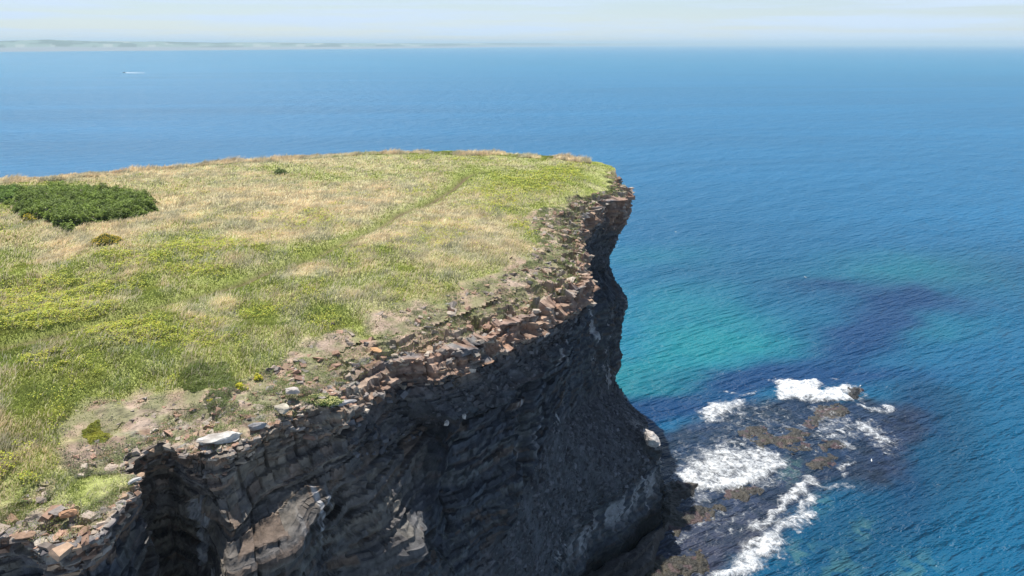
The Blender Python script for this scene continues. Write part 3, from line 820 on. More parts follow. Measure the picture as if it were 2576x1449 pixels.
for pts, hgt_, lab, colr in reef:
    poly = P2(c5(pts)); xs_ = [p[0] for p in poly]; ys_ = [p[1] for p in poly]
    gx = np.arange(min(xs_) - 1, max(xs_) + 1, 0.13); gy = np.arange(min(ys_) - 1, max(ys_) + 1, 0.13)
    QX, QY = np.meshgrid(gx, gy, indexing='ij')
    d = sdf(QX, QY, poly) * .8 + .35 + 3.0 * fbm2(QX / 1.8, QY / 1.8, 5, 131)
    z = -0.35 + hgt_ * .7 * sm(-0.6, 1.6, d) * (0.75 + 1.2 * fbm2(QX / 1.2, QY / 1.2, 4, 132)) + 0.33 * sm(-.6, .4, d) + 0.30 * fbm2(QX / .35, QY / .35, 3, 133)
    F = grid_faces(len(gx), len(gy)); kp = (z > -0.1).ravel(); F = F[kp[F].any(1)]
    base_c = np.array(colr if colr else (0.07, 0.05, 0.03)) * .6
    cc = base_c * np.array((.42, .46, .42)) * (0.35 + 1.5 * vn2(QX / .6, QY / .6, 134)[..., None] ** 1.5) * (0.6 + 0.8 * vn2(QX / 2, QY / 2, 135)[..., None])
    cc = cc + (vn2(QX / .8, QY / .8, 136)[..., None] > .72) * np.array((0.03, 0.01, 0.018))
    V = np.stack([QX, QY, z], -1).reshape(-1, 3)
    used = np.unique(F); remap = np.full(len(V), -1); remap[used] = np.arange(len(used))
    cx, cy = np.mean(xs_), np.mean(ys_)
    V = V[used] - np.array((cx, cy, 0))
    o = mesh_obj('reef_rock', V, remap[F], M_weed, cols=cc.reshape(-1, 3)[used], smooth=False)
    o.location = (cx, cy, 0)
    tag(o, lab, 'rock', 'weedy rocks of the reef', kind='thing')

# shelf of wet rock in the cliff's own shadow at its foot
sh_poly = [(3.2, 50), (4.8, 60), (8, 66.4), (14, 71), (21, 78.5), (22.3, 82), (20.5, 77), (18, 72), (15.5, 67), (14.5, 60), (13, 52), (8, 48)]
gx = np.arange(2, 24, 0.16); gy = np.arange(47, 84, 0.16)
QX, QY = np.meshgrid(gx, gy, indexing='ij')
d = sdf(QX, QY, sh_poly) + 1.6 * fbm2(QX / 2.4, QY / 2.4, 4, 141)
stp = np.floor((seg_dist(QX, QY, [(3.2, 50), (4.8, 60), (8, 66.4), (14, 71), (21, 78.5)]) + .8 * fbm2(QX, QY, 3, 142)) / 1.5)
z = -0.4 + sm(-.4, .6, d) * np.clip(2.0 - 0.45 * stp, 0.5, 3) + .3 * fbm2(QX / .6, QY / .6, 4, 143)
F = grid_faces(len(gx), len(gy)); kp = (z > -0.1).ravel(); F = F[kp[F].any(1)]
V = np.stack([QX, QY, z], -1).reshape(-1, 3); used = np.unique(F); remap = np.full(len(V), -1); remap[used] = np.arange(len(used))
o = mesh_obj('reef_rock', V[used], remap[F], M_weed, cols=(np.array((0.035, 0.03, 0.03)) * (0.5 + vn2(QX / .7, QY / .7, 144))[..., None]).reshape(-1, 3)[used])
tag(o, 'black stepped rock shelf in the shadow at the cliff foot', 'rock', 'weedy rocks of the reef', kind='thing')

# ------------------------------------------------------------------ far coast
coast = []
prof = [(-900, 136, 98), (-500, 133, 99), (-200, 132, 101), (0, 130, 105), (130, 129, 102), (250, 128, 105), (400, 127, 105), (520, 126, 107), (700, 124.5, 107.3), (900, 122.5, 108.5), (1100, 120, 108.8), (1300, 117.5, 108), (1500, 115.5, 108.6), (1700, 113.8, 108.9), (1900, 112.5, 109.0), (2050, 111.8, 109.5)]
px_ = np.arange(-900, 2050, 4.0)
ysh = np.interp(px_, [p[0] for p in prof], [p[1] for p in prof])
ytp = np.interp(px_, [p[0] for p in prof], [p[2] for p in prof]) + 2.2 * fbm2(px_ / 60, px_ * 0, 5, 151) * np.clip((1800 - px_) / 1500, .1, 1)
cx0, cy0 = un(px_, ysh, 0.0)
dist = np.hypot(cx0, cy0)
ytp = np.minimum(ytp, ysh - 2.2)
hts = CAM_H + dist * 1.16 * (110.1 - ytp) / FOC
V = []; rowsn = 9
for j in range(rowsn):
    f = j / (rowsn - 1); k = 1 + 0.16 * f
    z = -2 + (hts + 2) * (f ** 0.55) * (1 + 0.10 * fbm2(px_ / 50 + 9 * j, px_ * 0 + j, 4, 152) * (j < rowsn - 1))
    if j == 0:
        z = z * 0 - 3
    V.append(np.stack([cx0 * k, cy0 * k, z], -1))
V.append(np.stack([cx0 * 1.3, cy0 * 1.3, hts * 0 - 3], -1)); rowsn += 1
V = np.stack(V, 1)
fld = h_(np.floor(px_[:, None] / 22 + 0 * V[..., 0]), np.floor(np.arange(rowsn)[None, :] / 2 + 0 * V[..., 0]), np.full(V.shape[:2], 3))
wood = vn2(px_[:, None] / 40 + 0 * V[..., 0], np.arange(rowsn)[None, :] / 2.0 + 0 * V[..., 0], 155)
cc = np.where((fld > .72)[..., None], np.array((0.27, 0.31, 0.28)), np.array((0.17, 0.23, 0.20))); cc = np.where((wood > .5)[..., None], np.array((0.10, 0.14, 0.12)), cc)  # fields and woods paled and blued, distance haze put into the colour
cc[:, 0:2] = (0.22, 0.25, 0.27)  # shore rows carry the same painted haze tint
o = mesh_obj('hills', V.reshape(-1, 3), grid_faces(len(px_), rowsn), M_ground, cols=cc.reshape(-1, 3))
tag(o, kind='structure')

# ------------------------------------------------------------------ loose slabs and rubble on the rim
def slab_verts(n, seed):
    """n irregular flat blocks, unit size, (n, 8, 3)"""
    r = np.random.default_rng(seed)
    base = np.array([(x, y, z) for z in (-.5, .5) for (x, y) in ((-.5, -.5), (.5, -.5), (.5, .5), (-.5, .5))])
    v = base[None] * (1 + 0.0) + (r.random((n, 8, 3)) - .5) * np.array((.42, .42, .3))
    v[:, 4:, :2] *= (0.72 + 0.25 * r.random((n, 1, 1)))
    return v


BOXF = np.array([(3, 2, 1, 0), (4, 5, 6, 7), (0, 1, 5, 4), (1, 2, 6, 5), (2, 3, 7, 6), (3, 0, 4, 7)])


def top_z(X, Y):
    """height of what stands at (X, Y) on the headland top"""
    return terrain(X, Y)


def rotm(yaw, tx, ty):
    n = len(yaw)
    cz, sz, cx_, sx_, cy_, sy_ = np.cos(yaw), np.sin(yaw), np.cos(tx), np.sin(tx), np.cos(ty), np.sin(ty)
    Rz = np.zeros((n, 3, 3)); Rz[:, 0, 0] = cz; Rz[:, 0, 1] = -sz; Rz[:, 1, 0] = sz; Rz[:, 1, 1] = cz; Rz[:, 2, 2] = 1
    Rx = np.zeros((n, 3, 3)); Rx[:, 0, 0] = 1; Rx[:, 1, 1] = cx_; Rx[:, 1, 2] = -sx_; Rx[:, 2, 1] = sx_; Rx[:, 2, 2] = cx_
    Ry = np.zeros((n, 3, 3)); Ry[:, 1, 1] = 1; Ry[:, 0, 0] = cy_; Ry[:, 0, 2] = sy_; Ry[:, 2, 0] = -sy_; Ry[:, 2, 2] = cy_
    return Rz @ Rx @ Ry


stone_pal = np.array([(0.33, 0.27, 0.22), (0.28, 0.18, 0.13), (0.25, 0.22, 0.20), (0.38, 0.32, 0.26), (0.30, 0.19, 0.14), (0.19, 0.16, 0.14), (0.33, 0.23, 0.16)])
# candidate spots: points of the cliff surface near the lip plus the bare ground behind it
seen_u = np.where((ts > 3.6) & (ts < 28.6))[0]


def rim_spots(n, wmax, kmax, seed):
    r = np.random.default_rng(seed)
    iu = r.choice(seen_u, n)
    useface = r.random(n) < 0.42
    wi = np.clip((nt_ - 1 - (r.random(n) ** 1.35 * wmax / 0.12)).astype(int), 2, nt_ - 1)
    fi = nt_ + (r.random(n) ** 1.3 * kmax * 14).astype(int)
    idx = np.where(useface, fi, wi)
    p = ALL[iu, idx]
    bm = bare_mask(p[:, 0], p[:, 1])
    ok = useface | (r.random(n) < bm * 1.2 - 0.1)
    return p[ok], iu[ok], useface[ok]


p, iu, uf = rim_spots(24000, 5.5, 1.25, 201)
kk = np.random.default_rng(7).random(len(p)) < 1.15 * np.where((ts[iu] > 6.5) & (ts[iu] < 15), .55, .30) * np.clip(.25 + 1.5 * vn2(p[:, 0] / 2, p[:, 1] / 2, 66) ** 1.5, 0, 1)
p, iu, uf = p[kk], iu[kk], uf[kk]
rq = np.random.default_rng(77)
qx, qy = un(rq.uniform(-100, 1500, 60000), rq.uniform(430, 1330, 60000), 40.7)
kq = inside(qx, qy, RIMP) & (seg_dist(qx, qy, near_rim) > 5.2) & (rq.random(60000) < bare_mask(qx, qy) * .35)
qx, qy = qx[kq], qy[kq]
p = np.concatenate([p, np.stack([qx, qy, terrain(qx, qy)], -1)]); iu = np.concatenate([iu, np.full(len(qx), np.searchsorted(ts, 10.0))]); uf = np.concatenate([uf, np.zeros(len(qx), bool)])
n = len(p); r = np.random.default_rng(202)
sz = (0.09 + 0.55 * r.random(n) ** 5) * np.where((ts[iu] > 6.5) & (ts[iu] < 15), .6, 1)
dims = np.stack([sz * (0.8 + .9 * r.random(n)), sz * (0.6 + .5 * r.random(n)), sz * (0.22 + .35 * r.random(n))], -1)
v = slab_verts(n, 203) * dims[:, None, :]
tl = np.where(uf, .35, .5)
v = np.einsum('nij,nkj->nki', rotm(r.random(n) * 6.3, (r.random(n) - .5) * tl * 2, (r.random(n) - .5) * tl * 2), v) + p[:, None, :]
ci = r.integers(0, 7, n)
cc = np.repeat((stone_pal[ci] * (0.75 + .5 * r.random((n, 1))))[:, None, :], 8, 1)
F = (BOXF[None] + 8 * np.arange(n)[:, None, None]).reshape(-1, 4)
o = mesh_obj('rubble', v.reshape(-1, 3), F, M_slab, cols=cc.reshape(-1, 3))
tag(o, 'broken pinkish and grey stone rubble strewn along the cliff rim', 'rubble', kind='stuff')

# stones lying on the two scree slopes of the face
r = np.random.default_rng(221)
nsr = 16000
iu = r.choice(np.where((ts > 15) & (ts < 27.5))[0], nsr)
col_k = np.where(r.random(nsr) < .3, r.integers(14, 50, nsr), r.integers(14 + 36 + 40 + 60, 14 + 36 + 40 + 60 + 88, nsr)) + nt_
p = ALL[iu, col_k]; n = nsr
kk = r.random(n) < .15 + .9 * vn2(s_arc[iu] / 1.3, p[:, 2] / 6, 222) ** 2
p = p[kk]; n = len(p)
sz = 0.10 + 0.42 * r.random(n) ** 5
v = slab_verts(n, 223) * np.stack([sz * 1.2, sz, sz * .7], -1)[:, None, :]
v = np.einsum('nij,nkj->nki', rotm(r.random(n) * 6.3, (r.random(n) - .5), (r.random(n) - .5)), v) + p[:, None, :]
cc = np.repeat((np.array((.10, .10, .11)) * (0.6 + 1.0 * r.random((n, 1)) ** 2))[:, None, :], 8, 1)
F = (BOXF[None] + 8 * np.arange(n)[:, None, None]).reshape(-1, 4)
o = mesh_obj('scree_stones', v.reshape(-1, 3), F, M_slab, cols=cc.reshape(-1, 3))
tag(o, 'dark grey fallen stones scattered on the shaded scree slopes', 'scree', kind='stuff')

# larger loose slabs, each a thing
def rock_mesh(dims, seed, col, lich=0.0):
    import bmesh
    r = random.Random(seed)
    bm = bmesh.new()
    bmesh.ops.create_cube(bm, size=1.0)
    bmesh.ops.subdivide_edges(bm, edges=bm.edges[:], cuts=7, use_grid_fill=True)
    bmesh.ops.triangulate(bm, faces=bm.faces[:])
    co = np.array([v_.co[:] for v_ in bm.verts])
    Fc = np.array([[l.index for l in f_.verts] for f_ in bm.faces]); bm.free()
    co[:, 0] += co[:, 1] * r.uniform(-.4, .4); co[:, 1] += co[:, 0] * r.uniform(-.3, .3)
    for k_ in range(16):                                   # broken faces
        nn = np.array([r.gauss(0, 1), r.gauss(0, 1), r.gauss(0, .8)]); nn /= np.linalg.norm(nn)
        d_ = r.uniform(.36, .56)
        co -= np.maximum(co @ nn - d_, 0)[:, None] * nn[None]
    st_ = np.floor(co[:, 2] / .17 + .3 * fbm2(co[:, 0] * 3, co[:, 1] * 3, 2, seed))
    sh_ = h_(st_, np.full(len(co), seed)) - .5
    co[:, :2] *= (1 + 0.22 * sh_)[:, None]
    co = co * np.array(dims)
    q = max(dims)
    co += (np.stack([fbm3(co[:, 0] / .3 + seed, co[:, 1] / .3, co[:, 2] / .2, 3, 300 + i) for i in range(3)], -1)) * 0.2 * q ** .5 * np.array((1, 1, .5))
    tone = 1 + .7 * fbm3(co[:, 0] / .3, co[:, 1] / .3, co[:, 2] / .3 + seed, 3, 310)
    c = np.array(col)[None] * tone[:, None]
    if lich:
        wmask = .7 * sm(.62 - lich * .3, .70, vn(co[:, 0] / .35, co[:, 1] / .35, co[:, 2] / .35 + seed, 311))[:, None]
        c = c * (1 - wmask) + np.array((0.6, 0.59, 0.56)) * wmask
    return co, Fc, c


special = [
    ((560, 1100), 40.25, (2.5, 0.85, 0.4), 0.62, (0.33, 0.30, 0.27), .5, 'long white stained slab lying on the lip above the dark cleft'),
    ((737, 981), 40.75, (0.85, 0.45, 0.3), 0.1, (0.40, 0.36, 0.33), 0, 'pale grey slab lying alone on the pink rubble'),
    ((712, 1030), 40.35, (0.75, 0.6, 0.3), -0.6, (0.40, 0.36, 0.29), 0, 'tilted buff slab jutting from the lip near the pale grey slab'),
    ((645, 1072), 40.3, (0.8, 0.5, 0.45), 0.3, (0.24, 0.235, 0.24), 0, 'blocky dark grey slab on the lip right of the white stained one'),
    ((340, 1208), 40.1, (0.6, 0.35, 0.16), 0.7, (0.42, 0.41, 0.39), .3, 'white slab at the corner of the lip left of the dark cleft'),
    ((945, 880), 40.4, (0.9, 0.45, 0.22), -0.5, (0.46, 0.27, 0.14), 0, 'orange brown slab sloping down the rubble'),
    ((865, 1012), 40.0, (1.5, 0.45, 0.22), 0.6, (0.27, 0.26, 0.26), 0, 'long smooth grey slab along the lip below the yellow flowers'),
    ((1365, 717), 39.9, (0.7, 0.5, 1.1), 0.4, (0.44, 0.36, 0.28), 0, 'upright pale buff block standing out of the rubble face'),
    ((1350, 735), 39.2, (0.9, 0.7, 0.7), 0.2, (0.34, 0.25, 0.2), 0, 'squared brown block under the upright pale one'),
    ((1132, 775), 40.3, (1.3, 0.8, 0.9), 0.5, (0.27, 0.26, 0.25), 0, 'large grey jointed block above the broken ledges'),
    ((1245, 802), 39.3, (0.8, 0.6, 0.6), 0.5, (0.27, 0.26, 0.26), 0, 'rounded grey block bulging below the lip'),
    ((60, 1345), 39.95, (1.0, 0.5, 0.2), 0.3, (0.30, 0.20, 0.14), 0, 'brown flat slab on the lip at the lower left corner'),
    ((170, 1290), 40.2, (0.7, 0.45, 0.25), 0.5, (0.38, 0.22, 0.13), 0, 'rusty orange slab stack on the left lip'),
    ((1547, 458), 39.6, (2.4, 1.6, 0.7), 0.1, (0.2, 0.19, 0.18), 0, 'dark layered block at the far tip of the lip'),
    ((1562, 515), 38.3, (1.0, 0.9, 1.3), 0.1, (0.42, 0.22, 0.11), 0, 'rusty orange block high on the nose of the headland'),
    ((1480, 520), 38.9, (2.2, 1.4, 1.6), 0.5, (0.27, 0.265, 0.26), 0, 'squared light grey block under the turf near the nose'),
    ((1520, 500), 39.0, (2.4, 1.6, 1.3), 0.2, (0.25, 0.24, 0.23), 0, 'wide dark grey block between the squared grey and orange ones'),
]
for i, ((a, b_), z, dims, yaw, col, lich, lab) in enumerate(special):
    co, Fc, c = rock_mesh(dims, 20 + i, col, lich)
    x, y = un(a, b_, z)
    o = mesh_obj('rock_slab', co, Fc, M_slab, cols=c)
    rz_ = random.Random(i)
    o.location = (float(x), float(y), z); o.rotation_euler = (rz_.uniform(-.15, .15), rz_.uniform(-.15, .15), yaw)
    tag(o, lab, 'rock', 'stone slabs on the cliff rim', kind='thing')

for i, (px__, py__, z, dims, lab) in enumerate([
    (1640, 1108, 12.3, (1.5, 2.2, 1.9), 'sunlit whitish boulder on the tip of the lower spur above the surf'),
    (1124, 1066, 35.1, (.35, .3, .35), 'small sunlit white rock on the edge of the dark scree ledge, left of its neighbour'),
    (1168, 1050, 35.0, (.35, .3, .35), 'small sunlit white rock on the edge of the dark scree ledge, right of its neighbour')]):
    co, Fc, c = rock_mesh(dims, 50 + i, (0.45, 0.41, 0.38), .3)
    x, y = un(px__, py__, z)
    c = c
    o = mesh_obj('boulder', co, Fc, M_slab, cols=c)
    o.location = (float(x), float(y), z + .1); o.rotation_euler = (.2, -.25 if i == 3 else .1, .9 if i == 3 else .4 + i)
    tag(o, lab, 'rock', None, kind='thing')

protos = []
for i in range(8):
    rz_ = random.Random(70 + i)
    co, Fc, c = rock_mesh((1.0, rz_.uniform(.5, .8), rz_.uniform(.22, .45)), 60 + i, stone_pal[i % 7] * 1.05, 0)
    protos.append(mesh_obj('rock_slab', co, Fc, M_slab, cols=c))
p, iu, uf = rim_spots(420, 3.4, 1.0, 211)
r = random.Random(5); cnt = 0
for q in p[:60]:
    o = protos[cnt] if cnt < 8 else protos[r.randrange(8)].copy()
    if cnt >= 8:
        COL.objects.link(o)
    s = (r.uniform(.35, .75) if r.random() < .8 else r.uniform(.8, 1.2)) * (.7 if q[1] < 36 else 1)
    o.location = (q[0], q[1], q[2] - 0.02); o.scale = (s, s, s)
    o.rotation_euler = (r.uniform(-.35, .35), r.uniform(-.35, .35), r.uniform(0, 6.3))
    tag(o, 'loose brown or grey stone slab among the rubble of the cliff rim', 'rock', 'loose slabs in the rubble', kind='thing')
    cnt += 1

# ------------------------------------------------------------------ grass
BUSH = P2([(28, 520), (60, 492), (150, 480), (260, 482), (350, 496), (390, 520), (385, 550), (320, 562), (230, 572), (185, 590), (130, 580), (100, 560), (45, 552)], 41.2)
BUSH2 = P2([(-60, 500), (0, 480), (60, 478), (75, 495), (30, 515), (-40, 520)], 41.2)


def blades(n, seed):
    """spots on the turf, closer together where the grass is nearer"""
    r = np.random.default_rng(seed)
    sx = r.uniform(-420, 1640, n * 2); sy = 362 + (1380 - 362) * r.random(n * 2) ** 1.15
    X, Y = un(sx, sy, 40.7)
    # tiny random step so that nothing lines up
    X = X + r.normal(0, .3, len(X)); Y = Y + r.normal(0, .3, len(Y))
    ok = inside(X, Y, RIMP) & (seg_dist(X, Y, RIM) > 0.15)
    return X[ok][:n], Y[ok][:n]


X, Y = blades(620000, 301)
# extra fringe along the far edge, against the sea
r = np.random.default_rng(302)
fr = np.array(RIM[31:]); tt = r.uniform(0, len(fr) - 1.001, 60000); i0 = tt.astype(int); ff = (tt - i0)[:, None]
q = fr[i0] * (1 - ff) + fr[i0 + 1] * ff
q[:, 1] -= r.random(60000) * 4.0
X = np.concatenate([X, q[:, 0]]); Y = np.concatenate([Y, q[:, 1]])
t, y, g = veg(X, Y); bmk = bare_mask(X, Y)
n = len(X); r = np.random.default_rng(303)
fringe = np.zeros(n); fringe[-60000:] = 1
fringe *= sm(.25, .8, vn2(X / 3.2, Y / 3.2, 304))
t = t + 1.5 * fringe
inb = inside(X, Y, BUSH) | inside(X, Y, BUSH2)
keepm = (r.random(n) > bmk * 0.80) & ~(inb & (r.random(n) < .9) & (np.where(X < -40, sdf(X, Y, BUSH), 0) > .5 + 1.5 * fbm2(X, Y, 3, 310)))
dt = seg_dist(X, Y, trail)
keepm &= (r.random(n) > 0.97 * np.exp(-(dt / np.where(X < -12, .75, .5)) ** 2))
X, Y, t, y, g, bmk, dt, fringe = [a[keepm] for a in (X, Y, t, y, g, bmk, dt, fringe)]
n = len(X)
Z = terrain(X, Y)
dcam = np.hypot(X, Y)
tot = t + g + 0.35 * y + 1e-6
isTan = r.random(n) < (t ** 1.5 / (t ** 1.5 + g ** 1.5 + 0.3 * y ** 1.5 + 1e-6))
clump = vn2(X / 1.1, Y / 1.1, 305) * 0.6 + vn2(X / 0.35, Y / 0.35, 306) * 0.6
edge = sm(0, 6, seg_dist(X, Y, near_rim))
hh = np.where(isTan, 0.16 + 0.34 * r.random(n), 0.06 + 0.15 * r.random(n)) * (0.55 + 0.8 * clump) * (0.45 + 0.55 * edge)
hh *= np.where(bmk > .4, .5, 1) * (1 + 1.0 * fringe * (r.random(n) < .22))
far = sm(95, 110, Y - 0.15 * X)
wd = np.maximum(0.012, 0.00042 * dcam) * (0.8 + .6 * r.random(n)) * np.where(isTan, .85, 1.15)
ang = r.random(n) * math.pi
wind = np.stack([0.75 + 0.5 * (r.random(n) - .5), 0.35 + 0.8 * (r.random(n) - .5)], -1)
lean = (0.25 + 0.65 * r.random(n) + 0.5 * (vn2(X / 3, Y / 3, 307) - .5)) * hh
Pb = np.stack([X, Y, Z - 0.03], -1)
side = np.stack([np.cos(ang), np.sin(ang), np.zeros(n)], -1) * wd[:, None]
mid = Pb + np.concatenate([wind * (lean * .35)[:, None], (hh * .62)[:, None]], 1)
tip = Pb + np.concatenate([wind * lean[:, None], hh[:, None]], 1)
V = np.stack([Pb - side, Pb + side, mid + side * .8, mid - side * .8, tip], 1)
cb = np.where(isTan[:, None], C_TAN * np.array((1.0, 1.0, 1.0)), C_GRN)
hue = (vn2(X / 1.8, Y / 1.8, 308) - .5)[:, None]
cb = cb * (0.75 + 0.55 * r.random((n, 1))) * (1 + .6 * (vn2(X / .9 + 3, Y / .9, 309) - .5))[:, None] * (1 + hue * np.array((.5, .3, .2)))
gy_ = (r.random(n) < .28)[:, None] & ~isTan[:, None]
cb = np.where(gy_, np.array((0.32, 0.35, 0.12)) * (0.7 + .5 * r.random((n, 1))), cb)
cols = np.repeat(cb[:, None, :], 5, 1)
cols[:, :2] *= 0.9
base_i = 5 * np.arange(n)[:, None]
F = np.concatenate([base_i + np.array([[0, 1, 2]]), base_i + np.array([[0, 2, 3]]), base_i + np.array([[3, 2, 4]])], 0)
o = mesh_obj('grass', V.reshape(-1, 3), F, M_grass, cols=cols.reshape(-1, 3))
tag(o, 'wind bent tan and green grass covering the headland top', 'grass', kind='stuff')


# leaf helper: small tilted quads
def leaves(P, size, col, r, tilt=0.6, elong=1.0):
    n = len(P)
    R = rotm(r.random(n) * 6.3, (r.random(n) - .5) * 2 * tilt, (r.random(n) - .5) * 2 * tilt)
    q = np.array([(-.5, -.32, 0), (.5 * .2, -.5, .08), (.6, 0, 0), (.1, .5, .08), (-.5, .32, 0)])
    q = np.array([(-.55, 0, 0), (0, -.42, .1), (.6, 0, -.04), (0, .42, .1)])
    v = np.einsum('nij,kj->nki', R, q) * np.asarray(size)[:, None, None] + P[:, None, :]
    F = (np.array([[0, 1, 2, 3]]) + 4 * np.arange(n)[:, None])
    return v.reshape(-1, 3), F, np.repeat(col[:, None, :], 4, 1).reshape(-1, 3)


# low leafy yellow-green herbs
X, Y = blades(620000, 321)
t, y, g = veg(X, Y); bmk = bare_mask(X, Y); r = np.random.default_rng(322)
cell = vn2(X / 0.55, Y / 0.55, 323)
dens = np.clip((y - 0.30) * 1.8, 0, 1) * sm(0.38, 0.6, cell + 0.15 * y) * (1 - bmk)
kp = (r.random(len(X)) < dens * 0.65) & ~(inside(X, Y, BUSH) | inside(X, Y, BUSH2)) & (seg_dist(X, Y, RIM) > .5) & (seg_dist(X, Y, trail) > 1.0)
X, Y, y, cell = X[kp], Y[kp], y[kp], cell[kp]; n = len(X)
print('herb leaves', n)
Z = terrain(X, Y) + 0.10 + 0.34 * cell * r.random(n) ** .5
d = np.hypot(X, Y)
size = np.maximum(0.08, 0.0017 * d) * (0.7 + .7 * r.random(n))
hs = r.random((n, 1))
col = np.where(hs > .4, np.array((0.48, 0.50, 0.05)), np.where(hs > .15, np.array((0.28, 0.38, 0.04)), np.array((0.58, 0.50, 0.07)))) * (0.7 + .5 * r.random((n, 1)))
v, F, c = leaves(np.stack([X, Y, Z], -1), size, col, r, .45)
o = mesh_obj('leafy_herbs', v, F, M_leaf, cols=c)
tag(o, 'patches of low yellow green leafy herbs growing through the grass', 'ground cover', kind='stuff')

# creeping plants and tufts on the rubble
r = np.random.default_rng(332)
nc = 420000
iu = r.choice(seen_u, nc); wi = r.integers(2, nt_ - 1, nc)
p = ALL[iu, wi] * (1 - (q := r.random((nc, 1)))) + ALL[np.minimum(iu + 1, len(ts) - 1), wi + 1] * q
bmk = bare_mask(p[:, 0], p[:, 1]); cell = fbm2(p[:, 0] / 0.8, p[:, 1] / 0.8, 4, 333)
kp = (bmk > .15) & (r.random(nc) < sm(-0.12, 0.08, cell) * np.where((ts[iu] > 6.5) & (ts[iu] < 15), .9, .45) * np.clip(90 / (p[:, 1] + 10), .5, 1))
p = p[kp]
Xb, Yb = blades(480000, 331)
db = seg_dist(Xb, Yb, near_rim); bb_ = bare_mask(Xb, Yb); cb_ = fbm2(Xb / 0.8, Yb / 0.8, 4, 333)
kb = (db > 5.2) & (bb_ > .15) & (bb_ < 2) & (r.random(len(Xb)) < sm(-0.12, 0.08, cb_))
Xb, Yb = Xb[kb], Yb[kb]
p = np.concatenate([p, np.stack([Xb, Yb, terrain(Xb, Yb)], -1)])
X, Y = p[:, 0], p[:, 1]; n = len(X); print('creeping', n)
Z = p[:, 2] + 0.02 + 0.12 * r.random(n)
hs = r.random((n, 1)) * .5 + vn2(X / 1.1, Y / 1.1, 334)[:, None] * .6
col = np.where(hs > .60, np.array((0.28, 0.33, 0.12)), np.where(hs > .38, np.array((0.15, 0.21, 0.07)), np.array((0.24, 0.215, 0.155)))) * (0.7 + .5 * r.random((n, 1)))
v, F, c = leaves(np.stack([X, Y, Z], -1), np.maximum(0.05, .0012 * np.hypot(X, Y)) * (0.6 + .7 * r.random(n)), col, r, .9)
o = mesh_obj('creeping_plants', v, F, M_leaf, cols=c)
tag(o, 'low green creeping plants in tufts over the stony rim', 'ground cover', kind='stuff')


